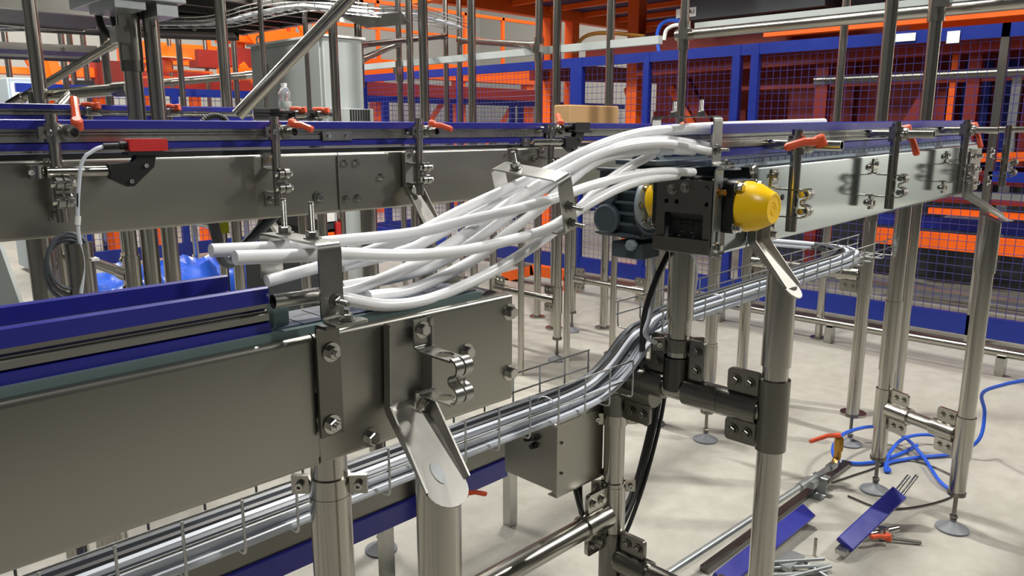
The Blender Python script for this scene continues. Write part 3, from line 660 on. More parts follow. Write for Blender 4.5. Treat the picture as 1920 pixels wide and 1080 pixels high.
part('arm', MB().cyl((3.42, 0.66, 1.545), (3.42, 0.86, 1.545), 0.0115, 14), 'tube', t)
lv = put('clamping_lever', 'lever', mk_handle, 'handle', t, (3.42, 0.675, 1.556)); lv.rotation_euler = (0, R(25), R(-90))
part('end_splice', MB().ext(rrect(3.26, 1.318, 3.40, 1.472, 0.008), (0, 0.834, 0), X, Z, 0.004), 'steel', c2)
for x in (3.285, 3.33, 3.375):
    for z in (1.345, 1.395, 1.445): bolt(c2, (x, 0.830, z), NY, 0.0085, 0.010)

t = thing('leg_stand', (3.25, 0.9, 0), 'pair of legs on grey feet under the far end of the raised conveyor', 'stand')
leg_bracket(t, 3.225, 0.832, 1.42, 0.724, 1.235, vert=0.12)
leg(t, 3.2, 0.724, 1.215, 0.030, sleeve=(1.03, 1.215), slant=0.5)
leg(t, 3.327, 1.065, 1.30, 0.030, sleeve=(0.55, 0.85))
tube(t, (3.2, 0.724, 0.385), (3.327, 1.065, 0.385), 0.026); tee_clamp(t, (3.2, 0.724, 0.385), (0.127, 0.341, 0), m='tube'); tee_clamp(t, (3.327, 1.065, 0.385), (-0.127, -0.341, 0), m='tube')

# ================================================================ gear motor
t = thing('gear_motor', (1.56, 1.12, 1.37), 'dark blue grey finned gear motor behind the drive housing', 'motor')
part('gearbox', MB().ext(rrect(1.065, 1.272, 1.205, 1.455, 0.022, 5), (1.60, 0, 0), Y, Z, -0.12 if False else 0.06).box((1.575, 1.135, 1.37), (0.10, 0.135, 0.165)).lathe((1.555, 1.065, 1.372), NY, [(0.0, 0), (0.076, 0), (0.072, 0.006), (0, 0.006)], 32), 'motor', t, 0.004)
for k in range(7): part('cooling_fin', MB().b2((1.511, 1.072, 1.292 + 0.026 * k), (1.540, 1.203, 1.299 + 0.026 * k)), 'motor', t, 0.002)
part('output_flange', MB().lathe((1.540, 1.062, 1.374), NY, [(0, 0), (0.062, 0), (0.062, 0.010), (0.052, 0.012), (0.03, 0.012), (0.03, 0.024), (0, 0.024)], 32), 'motorlight', t)
for a in range(0, 360, 45): bolt(t, (1.540 + 0.054 * math.cos(R(a)), 1.051, 1.374 + 0.054 * math.sin(R(a))), NY, 0.005, 0.006)
part('side_cover', MB().lathe((1.510, 1.162, 1.332), (-1, 0, 0), [(0, 0), (0.037, 0), (0.037, 0.010), (0.031, 0.014), (0.030, 0.0125), (0, 0.0125)], 32).lathe((1.512, 1.150, 1.388), (-1, 0, 0), [(0.006, 0), (0.014, 0), (0.014, 0.012), (0.006, 0.012), (0.006, 0)], 18).box((1.507, 1.156, 1.37), (0.012, 0.018, 0.04)), 'motor', t)
part('base_foot', MB().b2((1.53, 1.075, 1.235), (1.61, 1.165, 1.275)), 'motor', t, 0.004)
part('drain_plug', MB().hex((1.525, 1.095, 1.275), (-1, 0, -0.3), 0.014, 0.018), 'motorlight', t)
part('motor_body', MB().lathe((1.60, 1.12, 1.435), X, [(0, 0), (0.058, 0), (0.058, 0.22), (0.05, 0.235), (0, 0.235)], 28), 'motor', t)
for k in range(14):
    a = R(-60 + k * 22); put('cooling_fin', 'mfin', lambda: MB().box((0, 0, 0), (0.19, 0.004, 0.014)), 'motor', t, (1.72, 1.12 + 0.062 * math.sin(a), 1.435 + 0.062 * math.cos(a))).rotation_euler = (-a, 0, 0)
part('flat_top', MB().b2((1.55, 1.055, 1.462), (1.68, 1.175, 1.474)), 'motor', t, 0.002)
part('terminal_box', MB().ext(rrect(1.075, 1.478, 1.165, 1.525, 0.016, 5), (1.74, 0, 0), Y, Z, 0.10), 'motorlight', t, 0.003)
part('brass_gland', MB().hex((1.737, 1.14, 1.495), (-1, 0, 0), 0.010, 0.014), 'brass', t)
part('vent_ribs', MB().box((1.738, 1.10, 1.492), (0.004, 0.034, 0.016)), 'black', t)
solo('cable', MB().tube(smooth([(1.60, 1.09, 1.24), (1.60, 1.08, 1.16), (1.57, 1.07, 1.09), (1.54, 1.06, 1.05), (1.60, 1.05, 1.02), (1.68, 1.04, 1.06), (1.66, 1.0, 1.18), (1.60, 0.98, 1.27)], 6), 0.006, 8), 'greycable', 'pale cable looping below the gear motor', 'cable')
solo('cable', MB().tube(smooth([(1.64, 1.06, 1.26), (1.60, 1.075, 1.18), (1.58, 1.09, 1.10), (1.585, 1.10, 1.02), (1.62, 1.12, 0.96), (1.66, 1.14, zt2)], 6), 0.008, 8), 'blackcable', 'thick black cable dropping from the gear motor to the tray', 'cable')

# ================================================================ far conveyor behind the rods
c3 = thing('conveyor', (1.5, 2.05, 1.4), 'long middle conveyor behind the white rods, with splice plate and red sensor', 'conveyor')
frame_plate(c3, -0.6, 1.265, 1.97, 1.306, 1.478, 'plate')
frame_plate(c3, 1.268, 3.9, 1.97, 1.306, 1.478, 'plate')
frame_plate(c3, -0.6, 3.9, 2.12, 1.306, 1.478, 'plate', -1)
part('splice_plate', MB().ext(rrect(1.262, 1.312, 1.465, 1.472, 0.004), (0, 1.969, 0), X, Z, 0.004), 'plate', c3)
for q in [(642,307), (665,306), (643,369), (667,367)]: pass
for x in (1.285, 1.325):
    for z in (1.345, 1.448): bolt(c3, (x, 1.965, z), NY, 0.009, 0.009)
bolt(c3, (1.411, 1.965, 1.403), NY, 0.009, 0.010); bolt(c3, (1.195, 1.967, 1.354), NY, 0.012, 0.008); bolt(c3, (2.105, 1.967, 1.440), NY, 0.0085, 0.009)
part('wear_strip', MB().b2((-0.6, 1.985, 1.479), (3.9, 2.0, 1.492)), 'black', c3)
for i in range(112): put('chain_slat', 'slat', slat_mesh(0.070), 'chain', c3, (-0.40 + 0.0381 * i, 2.045, 1.489))
rail('guide_rail', -0.6, 3.7, 2.0, 1.533, 'long blue edged guide rail running across the scene on the middle conveyor', h=0.068, joints=(1.285, 2.25), group='middle conveyor guide rails')
rail('guide_rail', -0.6, 3.7, 2.09, 1.533, 'rear blue guide rail of the middle conveyor', h=0.068, group='middle conveyor guide rails')
for x, zc, hd, lb in [
    (0.515, 1.412, (0, R(-32), R(75)), 'rail post at the left with the red sensor, orange lever upright'),
    (1.043, 1.412, (0, R(24), R(-80)), 'rail post left of the splice plate, orange lever slanting down'),
    (1.529, 1.412, (0, R(24), R(-80)), 'rail post in front of the second leg bracket, orange lever slanting down')]:
    rail_post('rail_post', x, 1.97, zc, 1.580, 1.540, 0.055, hd, lb, 'rail posts of the middle conveyor')
t = rail_post('rail_post', 2.145, 1.97, 1.412, 1.565, 1.545, 0.05, (0, R(-10), R(50)), 'rail post right of the tilted cage with an orange lever seen end on', 'rail posts of the middle conveyor')
rail_post('rail_post', 2.95, 1.97, 1.412, 1.565, 1.545, 0.05, (0, R(60), R(-90)), 'rail post behind the high cage with hanging orange lever', 'rail posts of the middle conveyor')
# sensors on a second arm
def sensor(x, y, z, lb, lb2, red):
    t = thing('optical_sensor', (x, y, z), lb, 'sensor')
    part('arm', MB().cyl((x - 0.10, y + 0.05, z), (x + 0.03, y, z), 0.0115, 14).cyl((x - 0.115, y + 0.075, z - 0.014), (x - 0.115, y + 0.075, z + 0.014), 0.020, 14), 'tube', t)
    for q in (-0.018, 0.018): socket(t, (x - 0.115 + q, y + 0.056, z), NY, 0.006)
    part('swivel_clamp', MB().ext([(0.0, -0.016), (0.035, -0.036), (0.05, -0.036), (0.098, 0.006), (0.105, 0.036), (0.060, 0.036), (0.052, 0.018), (0.0, 0.016)], (x + 0.005, y + 0.012, z), X, Z, 0.024), 'black', t, 0.002)
    socket(t, (x + 0.048, y - 0.012, z - 0.024), NY, 0.005); socket(t, (x + 0.083, y - 0.012, z + 0.010), NY, 0.005)
    part('cradle', MB().b2((x + 0.045, y - 0.02, z + 0.034), (x + 0.145, y + 0.02, z + 0.041)), 'black', t)
    part('housing', MB().ext(rrect(0.05, 0.042, 0.135, 0.070, 0.004), (x, y + 0.018, z), X, Z, 0.036), 'red' if red else 'black', t, 0.002)
    part('plug', MB().cyl((x + 0.05, y, z + 0.056), (x + 0.035, y, z + 0.055), 0.009, 12).cyl((x + 0.035, y, z + 0.055), (x + 0.0, y, z + 0.054), 0.007, 12), 'black', t)
    return t
sensor(0.595, 1.862, 1.456, 'red optical sensor on a black swivel arm at the left of the middle conveyor', '', True)
t = sensor(2.14, 1.862, 1.50, 'black sensor on a swivel arm right of the tilted cage', '', False)
pts = [(0.597, 1.862, 1.510), (0.580, 1.860, 1.505), (0.566, 1.860, 1.496), (0.557, 1.860, 1.490), (0.546, 1.860, 1.470), (0.538, 1.860, 1.431), (0.530, 1.860, 1.379), (0.526, 1.860, 1.320), (0.530, 1.860, 1.273), (0.528, 1.860, 1.237), (0.517, 1.860, 1.190)]
sc = thing('sensor_cable', pts[6], 'grey sensor cable hanging down from the red sensor in a tied coil', 'cable')
part('cable', MB().tube(smooth(pts, 6), 0.0042, 8), 'greycable', sc)
for i in range(3):
    part('coil_loop', MB().tube([(0.508 + (0.045 + 0.002 * i) * math.cos(R(a)), 1.875 + 0.008 * i, 1.262 - 0.012 * i + (0.062 + 0.003 * i) * math.sin(R(a))) for a in range(0, 360, 15)], 0.0042, 8, True), 'darkcable', sc)
part('cable_tie', MB().box((0.553, 1.87, 1.262), (0.016, 0.03, 0.006)), 'white', sc)
part('marker_sleeve', MB().tube([(0.529, 1.860, 1.361), (0.526, 1.860, 1.342)], 0.006, 8), 'label', sc)
part('printed_text', MB().tube([(0.531, 1.855, 1.411), (0.528, 1.855, 1.382)], 0.0019, 5), 'ink', sc)
# leg brackets and legs of the middle conveyor
def c3_stand(x, lb, br=True, zc=0.62):
    t = thing('leg_stand', (x, 2.04, 0), lb, 'stand', 'stands of the middle conveyor')
    if br: leg_bracket(t, x, 1.97, 1.475, 1.885, 1.255)
    leg(t, x, 1.885, 1.245 if br else 1.30, 0.029, slant=0.9 if br else 0.0, sleeve=(zc - 0.10, zc + 0.10)); leg(t, x, 2.20, 1.306, 0.029, sleeve=(zc - 0.10, zc + 0.10))
    tube(t, (x, 1.885, zc), (x, 2.20, zc), 0.026); tee_clamp(t, (x, 1.885, zc), (0, 1, 0), m='tube'); tee_clamp(t, (x, 2.20, zc), (0, -1, 0), m='tube')
    return t
c3_stand(1.525, 'stand below the middle conveyor with a bracket right of the splice plate')
c3_stand(3.30, 'stand below the middle conveyor seen between the two thick uprights', zc=0.41)
c3_stand(0.53, 'stand below the middle conveyor at the coil of grey cable', br=False)
# ================================================================ other stands and tall posts behind
def stand(x, y0, y1, zt, zc, lb, r=0.026, grp='stands behind the middle conveyor', alongx=False):
    a, b = ((x, y0), (x, y1)) if not alongx else ((y0, x), (y1, x))
    t = thing('leg_stand', ((a[0] + b[0]) / 2, (a[1] + b[1]) / 2, 0), lb, 'stand', grp)
    leg(t, a[0], a[1], zt, r, sleeve=(zc - 0.09, zc + 0.09)); leg(t, b[0], b[1], zt, r, sleeve=(zc - 0.09, zc + 0.09))
    tube(t, (a[0], a[1], zc), (b[0], b[1], zc), r * 0.9)
    d = Vector((b[0] - a[0], b[1] - a[1], 0))
    tee_clamp(t, (a[0], a[1], zc), d, r, 'tube'); tee_clamp(t, (b[0], b[1], zc), -d, r, 'tube')
    return t
stand(3.80, 3.33, 3.95, 1.45, 0.42, 'far small stand in the gap left of the dark upright post, floor behind it pale')
stand(4.45, 3.05, 3.75, 1.45, 0.42, 'far small stand whose legs show just behind the thick black cables')
stand(3.76, 1.345, 1.95, 1.12, 0.86, 'short stand under the end of the raised wire tray', 0.029)
stand(0.55, 3.30, 4.3, 1.45, 1.08, 'stand with a bright cross tube behind the coil of grey cable')
stand(1.12, 3.3, 4.2, 1.45, 0.95, 'stand whose leg rises left of the pair of thick posts')
stand(2.10, 4.6, 5.5, 1.45, 0.95, 'stand right of the blue plastic sheet on the floor')
t = thing('floor_tube', (5.55, 2.0, 0.15), 'low horizontal tube along the foot of the blue fence', 'tube')
part('tube', MB().cyl((5.55, 0.9, 0.15), (5.55, 3.2, 0.15), 0.030, 16), 'htube', t)
for y in (1.1, 2.2, 3.1): part('saddle', MB().box((5.55, y, 0.06), (0.08, 0.05, 0.12)), 'steel', t)

def post(x, y, lb, r=0.03, zt=4.2, z0=0.0, cl=()):
    t = thing('tall_post', (x, y, z0), lb, 'post', 'tall posts carrying the overhead lines')
    part('tube', MB().cyl((x, y, z0 + 0.01), (x, y, zt), r, 18), 'tube', t)
    part('base_plate', MB().lathe((x, y, z0), Z, [(0, 0), (r * 2.2, 0), (r * 2.2, 0.012), (0, 0.012)], 18), 'steel', t)
    for z in cl: part('pipe_clamp', MB().cyl((x, y, z - 0.09), (x, y, z + 0.09), r + 0.010, 18).box((x - 0.05, y - 0.04, z), (0.05, 0.07, 0.06)), 'tube', t)
    return t
PL = [(1.05, 4.035, 'dark tall post at the left edge with an elbow pipe', 0.03, ()), (1.194, 3.298, 'thick dark tall post, left one of the touching pair', 0.034, (1.9,)), (1.266, 3.262, 'thick dark tall post, right one of the touching pair', 0.030, ()),
 (2.031, 4.255, 'bright tall post left of the grey cabinet, beside the leaning tube', 0.03, ()), (2.42, 4.54, 'thin tall post in front of the grey cabinet, left of the bottle', 0.015, ()), (2.83, 4.72, 'thin tall post in front of the grey cabinet, right of the bottle', 0.016, ()),
 (2.93, 4.55, 'tall post in front of the corner of the grey cabinet', 0.029, ()), (3.60, 5.24, 'tall post with clamps just right of the grey cabinet', 0.028, (1.95, 2.09)), (4.40, 5.78, 'thin tall post with a long sleeve, right of the grey cabinet', 0.026, (2.05,)),
 (3.938, 5.031, 'tall post close beside the thick one left of the fence gate', 0.028, ()), (3.305, 4.08, 'thick bright tall post above the splice plate bracket', 0.031, ()), (5.266, 6.147, 'tall post, left one of a dark thin pair', 0.026, ()), (5.30, 5.98, 'tall post, right one of a dark thin pair', 0.026, ()),
 (3.996, 4.371, 'bright tall post in front of the orange railing', 0.03, ()), (4.60, 4.256, 'tall post left of the dark blue fence column', 0.030, (2.15,)), (4.42, 3.91, 'tall post touching the dark blue fence column', 0.031, ()),
 (4.70, 3.636, 'tall post in front of the cardboard box', 0.031, ()), (4.60, 2.948, 'tall post behind the top cage with a clamp on the long pipe', 0.030, (2.15,)), (5.6, 2.30, 'tall post behind the mesh with a short grey clamp', 0.028, ()),
 (4.194, 1.496, 'bright thick tall post above the middle rail lever of the raised conveyor', 0.031, ()), (4.354, 1.335, 'bright thick tall post clamped to the long pipe, rightmost of all', 0.031, (2.16,)),
 (2.246, 9.65, 'far thin post at the left edge by the pale cabinet', 0.03, ()), (2.557, 8.884, 'far dark post behind the slanting strut', 0.03, ()), (2.86, 9.65, 'far post by the long orange beam, third from the left edge', 0.03, ()), (2.99, 9.63, 'far post by the long orange beam, fourth from the left edge', 0.03, ()),
 (2.244, 6.743, 'far post by the orange crate, left of the thick pair', 0.03, ()), (3.2, 8.23, 'far bright post right of the thick pair', 0.03, ()), (4.53, 11.1, 'far dark post in front of the orange hopper', 0.03, ()), (3.38, 8.05, 'far bright post under the cable tray, in front of the orange hopper', 0.03, ()), (4.9, 10.8, 'far dull post right of the orange hopper', 0.03, ()), (4.146, 8.425, 'far post just left of the grey cabinet', 0.03, ())]
for x, y, lb, r, cl in PL: post(x, y, lb, r, 2.42 if 'orange crate' in lb else 4.2, cl=cl)
# leaning tubes and cross pipes
def pipe_thing(name, a, b, r, lb, cat='pipe', m='htube', flange=True):
    t = thing(name, (Vector(a) + Vector(b)) / 2, lb, cat)
    part('tube', MB().cyl(a, b, r, 18), m, t)
    if flange:
        d = (Vector(b) - Vector(a)).normalized()
        for p, s in ((a, 1), (b, -1)): part('end_collar', MB().cyl(p, Vector(p) + d * s * 0.10, r + 0.006, 18), 'tube', t)
    return t
pipe_thing('leaning_tube', (1.672, 3.409, 1.607), (2.179, 3.076, 2.214), 0.030, 'thick bright tube leaning steeply to the right in front of the grey cabinet', flange=False)
pipe_thing('slanting_strut', (1.059, 4.625, 1.661), (1.438, 4.045, 1.976), 0.020, 'slanting steel strut between the dark left post and the thick pair')
pipe_thing('cross_pipe', (1.061, 4.198, 1.696), (1.252, 3.502, 1.713), 0.026, 'level pipe with elbow joining the dark left post and the thick pair')
pipe_thing('short_prop', (1.142, 3.898, 1.695), (0.979, 3.802, 1.550), 0.024, 'short bright prop leaning down to the left from the level pipe')
pipe_thing('drop_pipe', (1.039, 4.074, 1.692), (1.022, 3.980, 1.562), 0.026, 'short vertical drop pipe below the elbow at the left')
pipe_thing('long_pipe', (4.60, 3.0, 2.155), (4.60, 0.2, 2.155), 0.034, 'long horizontal pipe above the blue fence, clamped to the tall posts')
solo('gutter_bar', MB().box((4.72, 1.60, 2.215), (0.05, 2.66, 0.045)), 'cabinet', 'grey flat bar lying just above the long pipe', 'bar')
solo('gutter_bar', MB().box((4.70, 5.0, 2.150), (0.05, 3.6, 0.055)), 'cabinet', 'grey flat bar running left from the long pipe above the fence', 'bar')
pipe_thing('cross_pipe', (3.60, 5.24, 2.066), (4.40, 5.78, 2.29), 0.026, 'short dull pipe rising between two posts right of the cabinet')
pipe_thing('cross_pipe', (3.60, 5.24, 2.18), (5.266, 6.147, 2.45), 0.024, 'dark pipe sloping between the posts right of the grey cabinet', m='dark')
pipe_thing('cross_pipe', (5.30, 5.98, 2.40), (4.60, 4.256, 2.18), 0.028, 'dark pipe behind the tall posts below the orange railing', m='dark')
pipe_thing('guard_pipe', (6.9, 0.4, 1.96), (6.9, 3.05, 1.96), 0.038, 'grey horizontal pipe behind the mesh at the right', m='dark')
pipe_thing('guard_pipe', (3.225, 8.488, 1.995), (4.299, 8.315, 2.133), 0.04, 'thin grey pipe crossing left of the grey cabinet', m='dark')

# ================================================================ blue mesh fence
def fence(name, a, b, z0, z1, posts, lb, midrail=None, pitch=0.06, pr=0.0022):
    a = Vector(a); b = Vector(b); L = (b - a).length; u = (b - a).normalized()
    t = thing(name, ((a + b) / 2), lb, 'fence')
    part('top_rail', MB().bar(a + Vector((0, 0, z1 - 0.045)), b + Vector((0, 0, z1 - 0.045)), 0.05, 0.09), 'fenceblue', t)
    part('bottom_rail', MB().bar(a + Vector((0, 0, z0)), b + Vector((0, 0, z0)), 0.05, 0.15), 'fenceblue', t)
    if midrail: part('middle_rail', MB().bar(a + u * midrail[0] + Vector((0, 0, midrail[2])), a + u * midrail[1] + Vector((0, 0, midrail[2])), 0.05, 0.07), 'fenceblue', t)
    for s, w in posts: part('fence_post', MB().box(a + u * s + Vector((0, 0, z1 / 2)), (w, 0.06, z1), u, (-u.y, u.x, 0)), 'fenceblue', t)
    ss = [0] + sorted(s for s, w in posts) + [L]
    for i in range(len(ss) - 1):
        s0, s1 = ss[i], ss[i + 1]
        if s1 - s0 < 0.2: continue
        mb = MB(); n = int((s1 - s0) / pitch)
        for k in range(1, n + 1):
            p = a + u * (s0 + k * pitch); mb.tube([p + Vector((0, 0, z0)), p + Vector((0, 0, z1 - 0.08))], pr, 4, caps=False)
        for k in range(1, int((z1 - z0) / pitch)):
            zz = z0 + k * pitch; mb.tube([a + u * s0 + Vector((0, 0, zz)), a + u * s1 + Vector((0, 0, zz))], pr, 4, caps=False)
        part('mesh_panel', mb, 'meshblue', t, kind='stuff')
    return t
# runs along Y at x = 6.2 from the right edge of the picture to the far left
f1 = fence('mesh_fence', (6.2, 0.4, 0), (6.2, 9.0, 0), 0.15, 2.24, [(2.86, 0.07), (3.03, 0.07), (3.95, 0.06), (4.80, 0.15), (6.6, 0.06), (8.55, 0.10)], 'tall blue mesh fence with wide blue columns, across the back right', (0.0, 1.05, 1.22))
part('steel_post', MB().box((6.2, 1.45, 1.12), (0.05, 0.05, 2.24)), 'tube', f1)
for (p, q) in (((6.165, 2.014, 2.167), (6.165, 2.151, 2.222)), ((6.165, 1.726, 2.131), (6.165, 1.806, 2.212))): part('tag_plate', MB().b2((6.160, p[1], p[2]), (6.166, q[1], q[2])), 'label', f1)
fence('mesh_fence', (2.2, 9.3, 0), (12.5, 9.3, 0), 0.12, 2.0, [(0.5, 0.1), (1.6, 0.08), (3.2, 0.1), (4.6, 0.1), (5.8, 0.12), (7.2, 0.1), (7.4, 0.1), (8.6, 0.1), (9.4, 0.1)], 'far lower blue mesh fence below the orange beams', None, 0.07, 0.003)

# ================================================================ grey cabinet, bottle, box
t = thing('control_cabinet', (3.25, 5.45, 1.1), 'large pale grey control cabinet behind the leaning tube', 'cabinet')
part('body', MB().b2((3.1, 4.95, 0.1), (3.43, 6.02, 2.185)), 'cabinet', t, 0.006)
part('door', MB().b2((3.085, 4.98, 0.2), (3.10, 5.98, 2.15)), 'cabinet', t, 0.003)
part('door_handle', MB().b2((3.07, 5.72, 1.90), (3.087, 5.75, 2.03)), 'rubber', t, 0.004)
part('top_cap', MB().b2((3.08, 4.93, 2.185), (3.45, 6.04, 2.20)), 'label', t)
part('plinth', MB().b2((3.12, 4.97, 0.0), (3.41, 6.0, 0.1)), 'darkbox', t)
part('data_plate', MB().b2((3.082, 5.60, 1.88), (3.0855, 5.70, 1.95)), 'label', t)
part('lifting_eye', MB().tube([(3.14 , 5.95 + 0.03 * math.cos(R(a)), 2.235 + 0.03 * math.sin(R(a))) for a in range(0, 360, 30)], 0.008, 6, True), 'label', t)
t = thing('vented_unit', (3.35, 4.85, 1.62), 'small grey vented box at the foot of the grey cabinet', 'box')
part('case', MB().b2((3.127, 4.800, 1.580), ((3.406, 4.800, 1.692)[0], 4.95, (3.132, 4.800, 1.687)[2])), 'cabinet', t, 0.004)
for i in range(8):
    x = (3.201, 4.800, 1.643)[0] + 0.022 * i; part('louvre', MB().b2((x, 4.795, 1.60), (x + 0.015, 4.802, 1.68)), 'ink', t)
t = thing('water_bottle', (2.032, 3.620, 1.634), 'clear plastic water bottle standing on the back conveyor by the grey cabinet', 'bottle')
bp = Vector((2.032, 3.620, 1.634))
part('bottle', MB().lathe(bp, Z, [(0, 0), (0.028, 0), (0.031, 0.01), (0.030, 0.04), (0.0285, 0.05), (0.031, 0.06), (0.031, 0.085), (0.022, 0.108), (0.012, 0.120), (0.012, 0.128)], 18), 'clear', t)
part('cap', MB().cyl(bp + Vector((0, 0, 0.120)), bp + Vector((0, 0, 0.136)), 0.0145, 14), 'label', t)
part('sleeve_label', MB().lathe(bp, Z, [(0.0312, 0.015), (0.0318, 0.018), (0.0318, 0.045), (0.0312, 0.048)], 18), 'cabinet', t)
t = thing('cardboard_box', (3.2, 2.9, 1.45), 'brown cardboard box behind the blue rail of the middle conveyor', 'box')
e0 = (3.395, 2.900, 1.676); e1 = (3.845, 2.900, 1.685)
part('carton', MB().b2((e0[0], 2.9, 1.30), (e1[0], 3.02, e0[2])), 'card', t, 0.003)
part('top_flap', MB().b2((e0[0] + 0.004, 2.904, e0[2]), (e1[0] - 0.004, 2.958, e0[2] + 0.004)), 'card', t)
part('top_flap', MB().b2((e0[0] + 0.004, 2.962, e0[2]), (e1[0] - 0.004, 3.016, e0[2] + 0.004)), 'card', t)
t = thing('steel_bench', (2.85, 3.05, 1.2), 'plain steel bench under the cardboard box', 'bench')
part('top', MB().b2((e0[0] - 0.05, 2.86, 1.27), (e1[0] + 0.05, 3.32, 1.30)), 'steel', t)
for x in (e0[0], e1[0]):
    for y in (2.9, 3.28): part('leg', MB().cyl((x, y, 0.0), (x, y, 1.27), 0.02, 12), 'tube', t)

# ---- back conveyor
c4 = thing('conveyor', (1.2, 3.7, 1.5), 'back conveyor, its blue rail just above the middle one at the left', 'conveyor')
zb = (1.263, 3.600, 1.582)[2]
frame_plate(c4, -1.0, 2.75, 3.62, zb - 0.19, zb - 0.02, 'plate'); frame_plate(c4, -1.0, 2.75, 3.78, zb - 0.19, zb - 0.02, 'plate', -1)
part('chain_top', MB().b2((-1.0, 3.64, zb - 0.018), (2.75, 3.76, zb - 0.008)), 'label', c4)
for x in (-0.4, 0.9, 2.2):
    for y in (3.60, 3.80): part('support_leg', MB().cyl((x, y, 0.0), (x, y, zb - 0.1), 0.026, 14), 'tube', c4)
rail('guide_rail', -1.0, (1.866, 3.640, 1.622)[0], 3.64, (1.280, 3.640, 1.614)[2], 'blue guide rail of the back conveyor at the left, above a bright strip', h=0.062, group='back conveyor guide rails')
t = rail('guide_rail', (1.887, 3.660, 1.615)[0], (2.271, 3.660, 1.619)[0], 3.66, (2.068, 3.660, 1.617)[2], 'short black section of guide rail under the water bottle', h=0.055, group='back conveyor guide rails')
for c in t.children: c.data.materials[0] = M['black']
for px, lb in ((165, 'small clamp with red orange lever on the back conveyor, left of the thick posts'), (315, 'small clamp with red orange lever on the back conveyor, right of the thick posts'), (558, 'small clamp with orange lever right of the water bottle'), (597, 'small clamp with orange lever at the end of the black rail')):
    pass
for (x, lb) in [((1.106, 3.580, 1.609)[0], 'small clamp with orange lever on the back conveyor, left of the thick posts'), ((1.437, 3.580, 1.620)[0], 'small clamp with orange lever on the back conveyor, right of the thick posts'), ((2.068, 3.580, 1.629)[0], 'small clamp with orange lever right of the water bottle'), ((2.200, 3.580, 1.626)[0], 'small clamp with orange lever at the end of the black rail')]:
    z = zb + 0.035
    t = thing('rail_clamp', (x, 3.58, z), lb, 'clamp', 'rail clamps of the back conveyor')
    part('post', MB().cyl((x, 3.58, z - 0.12), (x, 3.58, z + 0.02), 0.012, 12), 'tube', t)
    part('arm', MB().cyl((x + 0.02, 3.50, z), (x + 0.02, 3.66, z), 0.011, 12), 'chrome', t)
    part('cross_block', MB().box((x + 0.01, 3.57, z), (0.06, 0.04, 0.035)), 'chrome', t, 0.004)
    lv = put('clamping_lever', 'lever', mk_handle, 'handle', t, (x + 0.02, 3.53, z + 0.015)); lv.rotation_euler = (0, R(10), R(120))
t = thing('ribbed_hose', (1.567, 3.400, 1.592), 'black ribbed hose arching over the back conveyor', 'hose')
hp = smooth([(1.492, 3.400, 1.568), (1.526, 3.400, 1.594), (1.567, 3.400, 1.603), (1.603, 3.400, 1.592), (1.621, 3.400, 1.569)], 8)
part('hose', MB().tube(hp, [0.012 if i % 2 else 0.0145 for i in range(len(hp))], 10), 'black', t)

# ================================================================ orange machines
def bars(t, lst, name='beam'):
    for m, a, b, wy, wz in lst: part(name, MB().bar(a, b, wy, wz), m, t)
# palletising cell behind the fence, at the right
t = thing('palletising_cell', (8.2, 2.5, 0), 'dark red and orange machine frame behind the blue mesh at the right', 'machine')
bars(t, [('orange', (7.3, 3.75, (7.300, 4.285, 2.496)[2]), (7.3, 0.2, (7.300, 4.285, 2.496)[2]), 0.12, 0.17),
         ('redpanel', (7.6, 6.2, 2.42), (7.6, 3.6, 2.42), 0.14, 0.22), ('redpanel', (7.8, 5.6, 2.30), (7.8, 0.2, 2.36), 0.10, 0.30),
         ('orange', (7.6, 2.5, 2.50), (7.6, 0.2, 2.50), 0.2, 0.30), ('redpanel', (7.9, 4.3, 1.97), (7.9, 0.2, 1.97), 0.06, 0.04),
         ('orange', (7.1, 2.55, 0.62), (7.1, 0.1, 0.62), 0.10, 0.13), ('orange', (7.2, 2.1, 0.86), (7.2, 1.1, 0.86), 0.06, 0.05),
         ('orange', (7.25, 2.3, 1.28), (7.25, 1.3, 1.34), 0.08, 0.07), ('redpanel', (7.5, 2.5, 1.18), (7.5, 0.1, 1.05), 0.10, 0.10), ('redpanel', (7.5, 3.2, 0.95), (7.5, 0.1, 0.97), 0.06, 0.09),
         ('fenceblue', (7.4, 2.6, 0.74), (7.4, 0.1, 0.74), 0.10, 0.10), ('galv', (7.15, 2.25, 1.02), (7.15, 0.3, 1.0), 0.05, 0.05), ('galv', (6.6, 3.2, 0.28), (6.6, 0.1, 0.28), 0.14, 0.03)])
for (y0, y1, z0, z1, m) in [(3.95, 3.25, 1.2, 2.2, 'redpanel'), (3.2, 2.5, 1.2, 2.3, 'redpanel'), (1.75, 1.42, 1.2, 2.2, 'redpanel'), (2.25, 2.02, 1.1, 2.15, 'fenceblue'), (1.98, 1.80, 1.1, 2.15, 'fenceblue'), (1.40, 0.30, 1.0, 2.3, 'redpanel')]:
    part('panel', MB().b2((8.3, y1, z0), (8.36, y0, z1)), m, t)
part('rear_panel', MB().b2((9.2, 0.0, 0.2), (9.3, 6.3, 2.9)), 'redpanel', t)
part('lower_panel', MB().b2((8.6, 0.0, 0.05), (8.7, 4.2, 1.1)), 'darkbox', t)
part('curved_guard', MB().ext([(2.30, 1.2), (2.62, 1.2), (2.66, 1.6), (2.52, 1.88), (2.30, 2.0)], (8.0, 0, 0), Y, Z, 0.04), 'redpanel', t)
